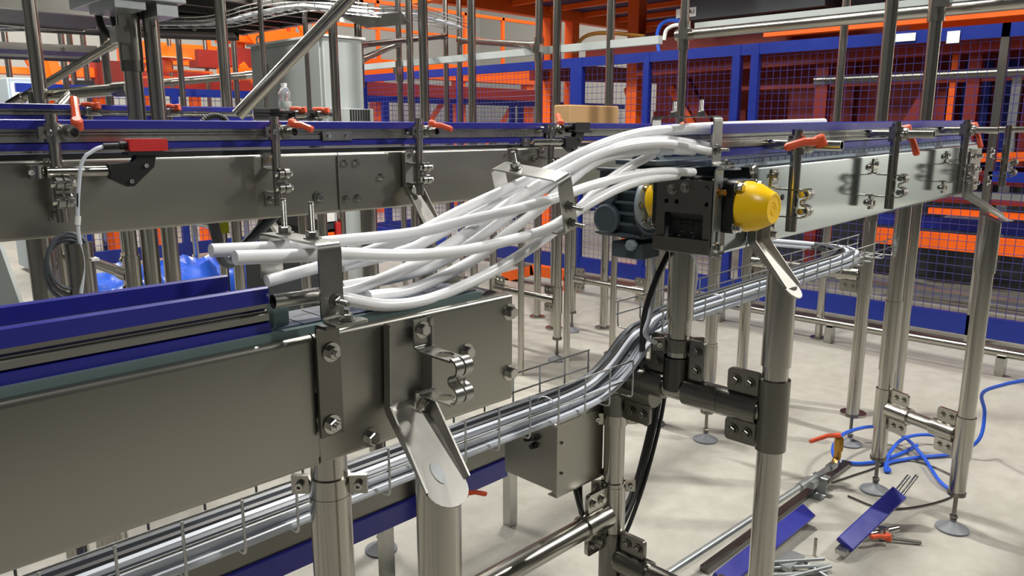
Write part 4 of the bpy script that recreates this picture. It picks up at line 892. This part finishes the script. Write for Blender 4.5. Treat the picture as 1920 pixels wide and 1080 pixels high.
for (y, z0, z1, m, wd) in [(2.22, 1.0, 2.3, 'orange', 0.05), (2.05, 1.0, 2.2, 'redpanel', 0.10), (1.36, 1.1, 2.3, 'redpanel', 0.10), (0.98, 1.0, 2.3, 'fenceblue', 0.05), (1.72, 0.3, 2.0, 'rubber', 0.07), (3.4, 0.1, 2.3, 'redpanel', 0.12), (2.44, 0.1, 2.5, 'redpanel', 0.06)]:
    part('column', MB().box((7.9, y, (z0 + z1) / 2), (wd, wd, z1 - z0)), m, t)
bars(t, [('redpanel', (7.95, 1.52, 1.1), (7.95, 1.40, 2.1), 0.05, 0.10), ('redpanel', (7.95, 1.30, 2.1), (7.95, 1.45, 1.1), 0.05, 0.10)], 'brace')
part('white_tray', MB().ext(rrect(1.55, 0.72, 2.05, 0.80, 0.03), (7.4, 0, 0), Y, Z, 0.2), 'label', t)
part('elbow_bracket', MB().bar((7.2, 2.1, 0.86), (7.2, 2.1, 1.06), 0.05, 0.05), 'orange', t)
part('shade_roof', MB().b2((6.9, 0.0, 3.0), (10.4, 4.9, 3.06)), 'deck', t)  # roof added and widened to keep the cell in shade
for y in (0.05, 4.85):
    part('column', MB().b2((10.2, y - 0.05, 0), (10.3, y + 0.05, 3.0)), 'redpanel', t)
t = thing('dark_cabinet', (7.35, 2.9, 2.7), 'dark grey overhead cabinet with white label above the fence', 'cabinet')
lp = (7.140, 4.478, 2.705); lq = (7.140, 4.653, 2.691)
part('case', MB().b2((7.15, (7.150, 3.128, 2.536)[1], (7.150, 4.479, 2.623)[2]), (7.6, (7.150, 4.576, 2.674)[1] + 0.05, 2.95)), 'darkbox', t, 0.005)
part('label_plate', MB().b2((7.142, lp[1] - 0.03, lp[2] - 0.045), (7.149, lq[1] + 0.03, lp[2] + 0.045)), 'label', t)
def text(parent, s, size, loc, rot, m='ink', name='lettering'):
    c = bpy.data.curves.new(name, 'FONT'); c.body = s; c.size = size; c.extrude = 0.0008; c.align_x = 'CENTER'; c.align_y = 'CENTER'; c.materials.append(M[m])
    o = bpy.data.objects.new(name, c); COL.objects.link(o); o.parent = parent; o.location = Vector(loc) - WP[parent.name]; o.rotation_euler = rot; bpy.context.view_layer.update()
    me = bpy.data.meshes.new_from_object(o.evaluated_get(bpy.context.evaluated_depsgraph_get())); nm = bpy.data.objects.new(name, me); COL.objects.link(nm); nm.parent = parent; nm.location = o.location; nm.rotation_euler = rot; bpy.data.objects.remove(o); WP[nm.name] = Vector(loc); return nm
text(t, 'ZA1', 0.062, (7.139, (lp[1] + lq[1]) / 2 - 0.05, lp[2]), (R(90), 0, R(-90)))
for k in range(3): part('gland', MB().cyl((7.3, 3.3 - 0.08 * k, 2.50), (7.3, 3.3 - 0.08 * k, 2.56), 0.016, 10), 'label', t)
solo('cable_bundle', MB().tube(smooth([(7.000, 4.760, 2.255), (7.000, 4.809, 2.471), (7.000, 4.763, 2.594), (7.000, 4.623, 2.623), (7.000, 4.433, 2.575)], 5), 0.02, 8), 'hose', 'green blue cable looping below the dark overhead cabinet', 'cable')
solo('cable_bundle', MB().tube(smooth([(7.000, 4.723, 2.438), (7.000, 4.695, 2.536), (7.000, 4.582, 2.573), (7.000, 4.431, 2.544)], 5), 0.02, 8), 'label', 'white cable looping below the dark overhead cabinet', 'cable')
solo('cable_bundle', MB().tube(smooth([(6.900, 5.834, 2.371), (6.900, 5.759, 2.503), (6.900, 5.594, 2.558), (6.900, 5.302, 2.545), (6.900, 4.886, 2.480)], 5), 0.022, 8), 'brass', 'yellowish cable bundle bending over the dark blue fence column', 'cable')

# mezzanine with violet deck
t = thing('mezzanine', (9.5, 6.4, 0), 'orange mezzanine with violet deck and joists above the fence', 'platform')
part('deck_plate', MB().b2((6.4, 3.6, 3.30), (12.6, 8.1, 3.36)), 'deck', t)
bars(t, [('orange', (6.4, 8.1, 3.22), (12.6, 8.1, 3.22), 0.14, 0.16), ('orange', (6.45, 3.6, 3.18), (6.45, 8.1, 3.18), 0.14, 0.20)] + [('orange', (x, 3.7, 3.26), (x, 8.0, 3.26), 0.06, 0.07) for x in (7.3, 8.1, 8.9, 9.7, 10.5, 11.3, 12.1)], 'joist')
for x, y in ((9.0, 8.1), (9.5, 8.1), (8.15, 5.9), (12.4, 8.1), (11.2, 8.1)): part('column', MB().box((x, y, 1.6), (0.16, 0.16, 3.2)), 'orange', t)
bars(t, [('redpanel', (8.6, 8.1, 2.36), (12.5, 8.1, 2.46), 0.1, 0.24), ('redpanel', (8.15, 5.9, 2.55), (8.15, 4.3, 2.62), 0.12, 0.24)], 'beam')
bars(t, [('redpanel', (8.4, 5.35, 2.1), (8.4, 4.55, 0.9), 0.08, 0.16), ('orange', (8.5, 5.6, 2.05), (8.5, 5.05, 1.3), 0.06, 0.10), ('redpanel', (8.6, 5.9, 1.7), (8.6, 4.6, 1.7), 0.06, 0.12), ('orange', (10.8, 8.0, 2.2), (11.6, 8.0, 0.9), 0.06, 0.08), ('orange', (9.4, 8.0, 2.2), (10.3, 8.0, 0.9), 0.06, 0.08)], 'brace')
# orange walkway with railing beyond
t = thing('walkway', (8.0, 11, 2.4), 'far orange walkway with railing in front of the pale wall', 'walkway')
bars(t, [('orange', (4.2, 12.0, 2.62), (13.0, 12.0, 2.62), 0.3, 0.30), ('redpanel', (4.2, 11.8, 2.2), (13.0, 11.8, 2.2), 0.2, 0.3)], 'beam')
bars(t, [('orange', (4.2, 11.9, 3.75), (13.0, 11.9, 3.75), 0.06, 0.06), ('orange', (4.2, 11.9, 3.3), (13.0, 11.9, 3.3), 0.05, 0.05)], 'railing')
for k in range(9): part('railing_post', MB().box((4.4 + 1.05 * k, 11.9, 3.25), (0.06, 0.06, 1.05)), 'orange', t)
for k in range(5): part('column', MB().box((4.6 + 2.0 * k, 12.0, 1.25), (0.2, 0.2, 2.5)), 'orange', t)
bars(t, [('orange', (4.7 + 2.0 * k, 12.0, 0.4), (6.4 + 2.0 * k, 12.0, 2.3), 0.06, 0.09) for k in range(4)], 'brace')
# bright orange line machine at the far left
t = thing('orange_line_machine', (2.5, 9.8, 0), 'bright orange conveyor machine far behind at the left', 'machine')
def OB(a, b, d, m='orange', name='beam'):
    part(name, MB().b2((a[0], a[1], b[2]), (b[0], a[1] + d, a[2])), m, t)
OB((2.634, 10.000, 2.236), (3.593, 10.000, 2.128), 0.3); OB((2.799, 10.000, 2.035), (3.496, 10.000, 2.006), 0.3); OB((3.189, 9.900, 2.320), (3.489, 9.900, 2.046), 0.25, 'redpanel')
OB((2.074, 10.100, 2.211), (2.675, 10.100, 2.139), 0.3); OB((3.766, 9.800, 2.520), (4.306, 9.800, 2.381), 0.4, 'orange', 'hopper'); OB((3.748, 9.750, 2.393), (4.245, 9.750, 2.387), 0.05, 'label', 'light_strip')
OB((3.973, 9.900, 2.367), (4.051, 9.900, 2.232), 0.2); OB((3.798, 9.900, 2.257), (4.572, 9.900, 2.238), 0.3); OB((3.790, 9.900, 2.170), (4.925, 9.900, 2.154), 0.3)
OB((5.135, 10.600, 2.928), (6.334, 10.600, 2.731), 0.4, 'orange', 'side_beam'); OB((5.017, 10.400, 2.625), (5.408, 10.400, 2.381), 0.3, 'redpanel', 'panel'); OB((4.900, 10.200, 2.344), (5.268, 10.200, 2.194), 0.3)
OB((6.031, 11.200, 3.288), (6.617, 11.200, 3.096), 0.3, 'redpanel', 'panel'); OB((4.698, 10.600, 2.589), (5.091, 10.600, 2.360), 0.3, 'redpanel', 'panel')
OB((2.851, 9.600, 2.068), (3.053, 9.600, 2.018), 0.4, 'ink', 'dark_strip'); OB((6.899, 11.000, 3.538), (7.038, 11.000, 2.954), 0.3, 'orange', 'column'); OB((6.155, 10.900, 3.301), (6.214, 10.900, 2.866), 0.2, 'orange', 'column'); OB((6.312, 10.900, 3.423), (6.366, 10.900, 2.878), 0.2, 'orange', 'column'); OB((5.456, 10.800, 3.104), (5.482, 10.800, 2.376), 0.2, 'orange', 'column')
bars(t, [('orange', (2.686, 9.900, 1.987), (2.653, 9.900, 2.311), 0.06, 0.08), ('orange', (2.540, 9.900, 2.226), (2.500, 9.900, 2.324), 0.06, 0.1), ('orange', (2.737, 9.800, 2.071), (2.700, 9.800, 2.308), 0.06, 0.1), ('orange', (5.341, 10.500, 2.924), (5.538, 10.500, 2.690), 0.06, 0.10), ('orange', (6.328, 10.800, 3.188), (6.489, 10.800, 2.896), 0.06, 0.1), ('orange', (5.206, 10.400, 2.413), (5.393, 10.400, 2.171), 0.06, 0.10), ('orange', (2.956, 9.800, 2.254), (2.936, 9.800, 2.322), 0.08, 0.14), ('orange', (2.721, 9.700, 1.976), (2.699, 9.700, 2.066), 0.06, 0.08)], 'brace')
for px in (90, 160, 225, 310, 440, 560): part('leg', MB().cyl(((2.796, 10.100, 2.262)[0] + (px - 100) * 0.0078, 10.2, 0), ((2.796, 10.100, 2.262)[0] + (px - 100) * 0.0078, 10.2, 2.0), 0.08, 8), 'orange', t)
t = thing('white_cabinet', (2.324, 9.400, 1.930), 'pale blue white cabinet far behind at the left edge', 'cabinet')
a = (2.157, 9.400, 2.057); b_ = (2.514, 9.400, 1.772)
part('body', MB().b2((a[0], 9.4, 0.05), (b_[0], 9.9, a[2])), 'motorlight', t, 0.01); part('door', MB().b2((a[0] + 0.03, 9.385, 0.15), (b_[0] - 0.03, 9.4, a[2] - 0.05)), 'label', t)
part('handle', MB().b2((b_[0] - 0.1, 9.37, 1.2), (b_[0] - 0.07, 9.386, 1.4)), 'ink', t)

# ================================================================ overhead lines at the upper left
t = thing('overhead_conveyor', (0.9, 4.6, 2.4), 'dark overhead conveyor crossing the top left corner', 'conveyor')
part('side_plate', MB().b2((0.894, 4.400, 2.106), ((1.661, 4.400, 2.188)[0], 4.44, (1.267, 4.400, 2.314)[2])), 'plate', t)
part('underside', MB().b2(((0.894, 4.400, 2.106)[0], 4.44, (1.249, 4.400, 2.144)[2] - 0.01), ((1.661, 4.400, 2.188)[0], 5.3, (1.249, 4.400, 2.144)[2] + 0.02)), 'darkbox', t)
part('rear_plate', MB().b2(((0.894, 4.400, 2.106)[0], 5.3, (1.249, 4.400, 2.144)[2] - 0.02), ((1.661, 4.400, 2.188)[0], 5.34, (1.267, 4.400, 2.314)[2])), 'plate', t)
t = thing('overhead_platform', (1.0, 6.3, 2.5), 'broad dark overhead platform above the trays at the upper left', 'platform')
part('deck_plate', MB().b2((-2.5, 5.3, 2.50), ((3.701, 7.300, 2.553)[0], 7.3, 2.54)), 'darkbox', t)
for k in range(6): part('floor_joist', MB().b2((-2.5, 5.4 + 0.36 * k, 2.42), ((3.701, 7.300, 2.553)[0], 5.45 + 0.36 * k, 2.50)), 'dark', t)
part('edge_beam', MB().b2(((3.701, 7.300, 2.553)[0] - 0.06, 5.3, 2.42), ((3.701, 7.300, 2.553)[0], 7.3, 2.62)), 'plate', t)
for x in (-2.3, (3.540, 7.300, 2.538)[0]):
    for y in (5.4, 7.2): part('hanger_rod', MB().cyl((x, y, 2.54), (x, y, 4.2), 0.02, 10), 'tube', t)
t = thing('overhead_box', (1.423, 3.659, 2.094), 'grey overhead plate box on top of the thick post pair', 'box')
a = (1.079, 3.100, 2.019); b_ = (1.347, 3.100, 2.034)
part('plate', MB().b2((a[0], 3.1, a[2]), (b_[0], 3.6, a[2] + 0.18)), 'galv', t, 0.004)
part('under_bracket', MB().b2((a[0] + 0.01, 3.12, a[2] - 0.035), (a[0] + 0.12, 3.4, a[2])), 'galv', t); part('under_bracket', MB().b2((a[0] + 0.16, 3.12, a[2] - 0.05), (a[0] + 0.24, 3.4, a[2])), 'galv', t)
part('support_stub', MB().cyl((1.194, 3.298, a[2] - 0.25), (1.194, 3.298, a[2]), 0.042, 16), 'dark', t)
solo('hose_loop', MB().tube(smooth([(1.152, 3.485, 2.054), (1.146, 3.476, 2.002), (1.150, 3.456, 1.945), (1.167, 3.430, 1.915), (1.187, 3.417, 1.939), (1.187, 3.432, 1.991), (1.182, 3.452, 2.044)], 6), 0.014, 10), 'black', 'black hose hanging in a loop left of the thick post pair', 'hose')
solo('hose_loop', MB().tube(smooth([(1.174, 3.452, 1.918), (1.198, 3.428, 1.918), (1.220, 3.413, 1.943), (1.232, 3.412, 1.981)], 6), 0.008, 8), 'black', 'thin black hose curling behind the thick post pair', 'hose')
def curved(name, cx, cy, r, a0, a1, z, h, m, lb, w=0.12, under='darkbox', bolts=0):
    t = thing(name, (cx + r * math.cos(R((a0 + a1) / 2)), cy + r * math.sin(R((a0 + a1) / 2)), z), lb, 'conveyor')
    n = 18
    for rr, nm in ((r, 'side_plate'), (r + w, 'side_plate')):
        v = [];
        for i in range(n + 1):
            a = R(a0 + (a1 - a0) * i / n)
            for q, zz in ((0, 0), (0, h), (0.004, h), (0.004, 0)): v.append((cx + (rr + q) * math.cos(a), cy + (rr + q) * math.sin(a), z + zz))
        f = [(4 * i + k, 4 * i + 4 + k, 4 * i + 4 + (k + 1) % 4, 4 * i + (k + 1) % 4) for i in range(n) for k in range(4)]
        part(nm, MB().add(v, f), m, t)
    v = []
    for i in range(n + 1):
        a = R(a0 + (a1 - a0) * i / n)
        for rr, zz in ((r, 0.02), (r + w, 0.02), (r + w, 0.06), (r, 0.06)): v.append((cx + rr * math.cos(a), cy + rr * math.sin(a), z + zz))
    part('underside', MB().add(v, [(4 * i + k, 4 * i + 4 + k, 4 * i + 4 + (k + 1) % 4, 4 * i + (k + 1) % 4) for i in range(n) for k in range(4)]), under, t)
    for i in range(bolts):
        a = R(a0 + (a1 - a0) * (i + 0.5) / bolts); bolt(t, (cx + (r - 0.001) * math.cos(a), cy + (r - 0.001) * math.sin(a), z + h * (0.3 if i % 2 else 0.7)), (-math.cos(a), -math.sin(a), 0), 0.014, 0.012)
    return t
curved('overhead_conveyor', 1.2, 3.2, 3.4, 58, 84, 2.27, 0.14, 'plate', 'curved overhead conveyor with plain plate below the wire tray at the upper left', 0.4, bolts=8)
curved('overhead_conveyor', 0.35, 5.9, 0.9, -150, -60, 2.08, 0.16, 'galv', 'short curved overhead guide with bolted side plate behind the dark left post', 0.3, bolts=14)
c = curved('overhead_conveyor', 1.0, 3.6, 4.6, 70, 112, 2.17, 0.12, 'plate', 'lower curved overhead conveyor with blue belt edge, farther back at the upper left', 0.4, under='deck', bolts=6)
def high_tray(pts, lb, h=0.05, w=0.2):
    P = smooth(pts, 8); t = thing('overhead_cable_tray', P[len(P) // 2], lb, 'cable tray', 'overhead wire trays')
    off = []
    for i, p in enumerate(P):
        d = (P[min(i + 1, len(P) - 1)] - P[max(i - 1, 0)]).normalized(); off.append(Vector((-d.y, d.x, 0)).normalized() * w)
    for k in (0, 1):
        for z in (0, h * 0.5, h): part('long_wire', MB().tube([p + off[i] * k + Vector((0, 0, z)) for i, p in enumerate(P)], 0.004, 5), 'wire', t)
    for i in range(0, len(P), 2):
        p = P[i]; q = p + off[i]; part('cross_wire', MB().tube([p + Vector((0, 0, h)), p, q, q + Vector((0, 0, h))], 0.0035, 5), 'wire', t)
    part('cable_run', MB().tube([p + off[i] * 0.4 + Vector((0, 0, 0.012)) for i, p in enumerate(P)], 0.014, 6), 'greycable', t)
    return t
high_tray([(1.291, 6.441, 2.212), (1.596, 6.136, 2.219), (1.937, 5.942, 2.240), (2.332, 5.842, 2.273), (2.528, 5.498, 2.267), (2.545, 4.904, 2.282), (2.604, 4.407, 2.276), (2.834, 4.014, 2.223)], 'overhead wire tray with cables across the upper left')
high_tray([(3.544, 5.377, 2.383), (3.908, 5.316, 2.441), (4.416, 5.398, 2.489), (5.082, 5.590, 2.467)], 'overhead wire tray ending behind the tall posts in the middle', 0.06, 0.25)
t = thing('overhead_spout', (3.564, 5.052, 2.336), 'dark downward spout plate hanging under the overhead tray in the middle', 'plate')
part('plate', MB().ext([(-0.22, 0.02), (0.22, 0.06), (0.28, -0.02), (-0.05, -0.05)], (3.592, 5.023, 2.336), (0.71, -0.70, 0), Z, 0.05), 'dark', t)
part('tab', MB().box((3.458, 5.161, 2.344), (0.12, 0.04, 0.03)), 'label', t)
# ================================================================ things on the floor
t = thing('lower_guide', (1.6, 1.93, 0.3), 'long dark lower side panel with a bright blue strip along its foot', 'panel')
y9 = 1.95
z0, z1 = (1.596, 1.950, 0.246)[2], (1.598, 1.950, 0.318)[2]
part('blue_strip', MB().b2((0.4, y9 - 0.012, z0), ((1.936, 1.950, 0.292)[0], y9 + 0.005, z1)), 'blue', t, 0.002)
part('side_panel', MB().b2((0.4, y9, z1), ((1.936, 1.950, 0.292)[0], y9 + 0.02, z1 + 0.13)), 'dark', t)
for x in (0.8, 1.4, 2.0): part('support_leg', MB().b2((x - 0.02, y9 + 0.02, 0), (x + 0.02, y9 + 0.06, z1)), 'steel', t)
lv = put('clamping_lever', 'lever', mk_handle, 'handle', t, (1.709, 1.930, 0.253)); lv.rotation_euler = (0, R(10), R(-60))
# conduit with valve along the floor
t = thing('conduit', (2.7, 1.27, 0.06), 'grey conduit pipe with ball valve along the floor', 'pipe')
A = Vector((1.996, 1.300, 0.060)); B = Vector((3.259, 1.226, 0.090))
d = (B - A).normalized()
part('pipe', MB().cyl(A, B, 0.012, 12), 'galv', t)
part('coupling', MB().cyl(B - d * 0.30, B - d * 0.27, 0.018, 12).cyl(B - d * 0.04, B + d * 0.01, 0.018, 12), 'galv', t, label='galvanised couplings')
part('elbow', MB().tube(smooth([B, B + d * 0.03 + Vector((0, 0, 0.02)), B + d * 0.035 + Vector((0, 0, 0.08))], 5), 0.016, 10), 'brass', t)
vv = part('valve_body', MB().hex(B + d * 0.035 + Vector((0, 0, 0.06)), Z, 0.021, 0.06), 'brass', t)
part('valve_lever', MB().tube([B + d * 0.035 + Vector((0, 0, 0.13)), B + d * 0.02 + Vector((-0.04, 0.03, 0.135)), B + d * 0.0 + Vector((-0.10, 0.07, 0.12))], [0.012, 0.010, 0.009], 8), 'handle', t)
sd = thing('floor_bracket', (3.110, 1.234, 0.030), 'galvanised bent bracket carrying the conduit', 'bracket')
part('bracket', MB().sheet(fillet([(-0.05, 0.0), (0.0, 0.0), (0.0, 0.075), (0.04, 0.075)], 0.008), 0.004, 0.07, (3.117, 1.227, 0.005), X, Z), 'galv', sd)
part('lug', MB().box((3.061, 1.239, 0.070), (0.05, 0.05, 0.03)), 'galv', sd)
a, b = Vector((2.243, 1.259, 0.012)), Vector((3.505, 1.252, 0.012))
solo('angle_iron', MB().bar(a, b, 0.035, 0.02), 'dark', 'brown steel angle lying along the floor beside the conduit', 'bar')
def loose_rail(a, b, lb, rods=False):
    a, b = Vector(a), Vector(b); u = (b - a).normalized()
    t = thing('loose_rail', (a + b) / 2, lb, 'rail', 'loose rail pieces on the floor')
    part('blue_cover', MB().bar(a, b, 0.065, 0.022, (0.0, -0.5, 0.9)), 'blue', t, 0.004)
    part('steel_core', MB().bar(a - u * 0.03 - Vector((0, 0, 0.016)), b + u * 0.01 - Vector((0, 0, 0.016)), 0.04, 0.016), 'steel', t)
    return t, u
loose_rail((2.164, 1.152, 0.050), (2.831, 1.146, 0.060), 'blue covered rail piece leaning behind the thick near leg')
t, u = loose_rail((2.692, 0.947, 0.050), (3.156, 0.918, 0.100), 'short blue rail piece with two bright rods on the floor')
e = Vector((3.156, 0.918, 0.100))
for q in (-0.012, 0.012): part('bright_rod', MB().cyl(e - u * 0.05 + Vector((q, -q, -0.01)), e + u * 0.13 + Vector((q, -q, 0.02)), 0.0085, 12), 'chrome', t)
t = thing('loose_clamp', (2.924, 0.891, 0.020), 'loose steel clamp with orange lever under the blue rail piece', 'clamp')
cp = Vector((2.927, 0.892, 0.025))
part('arm', MB().pipe(cp + Vector((-0.06, 0.04, 0)), cp + Vector((0.07, -0.03, 0.005)), 0.0125, 0.009, 14), 'tube', t)
part('cross_block', MB().cyl(cp + Vector((0, 0, -0.018)), cp + Vector((0, 0, 0.022)), 0.02, 14), 'chrome', t)
part('pin', MB().cyl(cp + Vector((0, -0.03, -0.01)), cp + Vector((0.06, -0.12, -0.015)), 0.007, 10), 'steel', t)
lv = put('clamping_lever', 'lever', mk_handle, 'handle', t, cp + Vector((-0.03, -0.03, 0.0))); lv.rotation_euler = (0, R(5), R(150))
t = thing('tray_offcut', (2.500, 1.044, 0.010), 'pile of cut wire tray and bright rods on the floor', 'offcut')
for i, (p, q) in enumerate([((2.400, 1.116, 0.010), (2.573, 0.946, 0.020)), ((2.349, 1.100, 0.010), (2.540, 0.945, 0.010)), ((2.417, 1.105, 0.030), (2.599, 0.980, 0.020)), ((2.352, 1.051, 0.010), (2.568, 0.942, 0.020)), ((2.544, 1.024, 0.010), (2.504, 0.920, 0.010))]):
    part('bright_rod', MB().cyl(p, q, 0.007, 8), 'galv', t)
part('bracket', MB().box((2.505, 1.066, 0.015), (0.12, 0.06, 0.02)), 'galv', t)
solo('standing_pin', MB().cyl((2.629, 1.027, 0.000), Vector((2.629, 1.027, 0.000)) + Vector((0, 0, 0.07)), 0.006, 8), 'steel', 'short steel pin standing on the floor by the offcuts', 'pin')
# blue air hose
hz = 0.012
solo('air_hose', MB().tube(smooth([(3.779, 0.639, 0.500), (3.894, 0.755, 0.420), (3.997, 0.851, 0.330), (4.049, 0.842, 0.220), (4.000, 0.842, 0.100), (3.957, 0.924, 0.020), (3.798, 1.041, 0.012), (3.637, 1.118, 0.012), (3.558, 1.084, 0.012), (3.556, 1.102, 0.012), (3.713, 1.139, 0.030), (3.901, 1.138, 0.050), (4.035, 1.070, 0.050), (4.054, 0.989, 0.040)], 8), 0.0085, 8), 'hose', 'blue air hose running off to the right edge', 'hose', 'blue air hoses')
solo('air_hose', MB().tube(smooth([(3.275, 1.210, 0.100), (3.314, 1.252, 0.120), (3.441, 1.295, 0.120), (3.612, 1.304, 0.120), (3.825, 1.255, 0.100), (3.915, 1.156, 0.060), (3.791, 1.017, 0.030), (3.590, 0.888, 0.020), (3.517, 0.803, 0.012)], 8), 0.0085, 8), 'hose', 'blue air hose looping from the valve and crossing to the right foot', 'hose', 'blue air hoses')
solo('air_hose', MB().tube(smooth([(3.502, 1.280, 0.012), (3.534, 1.214, 0.012), (3.635, 1.154, 0.012), (3.797, 1.112, 0.012), (3.954, 1.090, 0.012)], 8), 0.0085, 8), 'hose', 'straight piece of blue air hose passing behind the middle foot', 'hose', 'blue air hoses')
solo('thin_cord', MB().tube(smooth([(3.260, 1.225, 0.006), (3.472, 1.166, 0.006), (3.751, 1.073, 0.006), (3.703, 0.853, 0.006), (3.515, 0.802, 0.006), (3.289, 0.880, 0.006), (3.170, 0.987, 0.006), (3.182, 1.124, 0.006)], 8), 0.004, 6), 'dark', 'thin grey cord in a wide loop on the floor by the feet', 'cord')
# blue plastic sheet heaped behind
bm = MB(); n = 28; mrows = 14; cx, cy = Vector((2.854, 7.353, 0.200)).x, Vector((2.854, 7.353, 0.200)).y
g = random.Random(7); hgt = {}
for i in range(n + 1):
    for j in range(mrows + 1):
        u_ = i / n * 2 - 1; v_ = j / mrows * 2 - 1
        e = max(0.0, 1 - (abs(u_) ** 2.5 + abs(v_) ** 2.5)) ** 0.5
        z = 0.01 + 0.30 * e * (0.78 + 0.22 * math.sin(u_ * 13 + 2 * v_) * math.cos(v_ * 9 - u_ * 5)) + g.uniform(0, 0.09) * e
        bm.v.append((cx + 0.95 * u_ + g.uniform(-0.012, 0.012), cy + 0.55 * v_, z))
bm.f = [(i * (mrows + 1) + j, (i + 1) * (mrows + 1) + j, (i + 1) * (mrows + 1) + j + 1, i * (mrows + 1) + j + 1) for i in range(n) for j in range(mrows)]
solo('plastic_sheet', bm, 'bag', 'crumpled blue plastic sheet heaped on the floor behind the near rail', 'plastic sheet')
t = thing('metal_guard', (0.565, 2.779, 1.095), 'pale grey panel leaning at the left edge under the middle conveyor', 'panel')
part('panel', MB().ext([(-0.5, -0.3), (0.045, -0.3), (-0.012, 0.06), (-0.5, 0.06)], (0.583, 2.773, 1.135), (0.71, -0.70, 0), (0, 0.25, 0.97), 0.02), 'cabinet', t)
part('prop_leg', MB().b2((-0.1, 2.6, 0), (-0.06, 2.64, 0.9)), 'steel', t)
t = thing('pallet_mover', (2.610, 4.500, 0.900), 'black and orange wheeled machine with white casing behind the threaded studs', 'machine')
def PB(name, a, b, d, m): part(name, MB().b2((a[0], a[1], b[2]), (b[0], a[1] + d, a[2])), m, t)
PB('casing', (2.749, 4.500, 1.023), (2.846, 4.500, 0.925), 0.3, 'label'); PB('dark_casing', (2.752, 4.500, 0.934), (2.860, 4.500, 0.863), 0.3, 'darkbox'); PB('base', (2.729, 4.500, 0.882), (2.857, 4.500, 0.805), 0.3, 'orange'); PB('control_strip', (2.842, 4.480, 0.924), (2.879, 4.480, 0.826), 0.2, 'red')
part('mast', MB().bar((2.320, 4.400, 1.029), (2.689, 4.400, 0.919), 0.08, 0.07), 'black', t); part('strut', MB().bar((2.301, 4.400, 1.020), (2.383, 4.400, 0.897), 0.06, 0.03), 'label', t)
part('drum', MB().cyl((2.514, 4.400, 0.911), ((2.514, 4.400, 0.911)[0], 4.7, (2.514, 4.400, 0.911)[2]), 0.13, 20), 'black', t); part('lamp', MB().cyl((2.302, 4.380, 1.031), (2.365, 4.500, 1.017), 0.05, 12), 'red', t)
part('undercarriage', MB().b2(((2.311, 4.400, 0.904)[0], 4.45, 0.0), ((2.795, 4.400, 0.857)[0], 4.75, (2.725, 4.500, 0.818)[2])), 'darkbox', t)
solo('marking_tape', MB().box((0.973, 2.118, 1.286), (0.03, 0.008, 0.06)), 'lime', 'small yellow green tape tag under the middle conveyor', 'tag')
solo('corrugated_hose', MB().tube(smooth([(0.915, 2.060, 1.315), (0.927, 2.060, 1.248), (0.937, 2.060, 1.193), (0.962, 2.060, 1.179), (0.990, 2.060, 1.211), (1.038, 2.060, 1.252), (1.112, 2.060, 1.310)], 6), 0.015, 10), 'darkcable', 'dark grey corrugated hose hanging under the middle conveyor', 'hose')
t = thing('floor_frame', (4.9, 4.8, 0.5), 'low bright orange frame behind the small far stands', 'frame')
bars(t, [('orange', (5.600, 5.636, 0.015), (5.600, 5.202, 0.156), 0.1, 0.10), ('orange', (5.600, 5.238, 0.151), (5.600, 4.644, 0.150), 0.10, 0.10)], 'beam')
for y, z in (((5.600, 5.597, 0.020)[1], (5.600, 5.597, 0.020)[2]), ((5.600, 4.744, 0.136)[1], (5.600, 4.744, 0.136)[2])): part('leg', MB().b2((5.55, y - 0.05, 0), (5.65, y + 0.05, z)), 'orange', t)
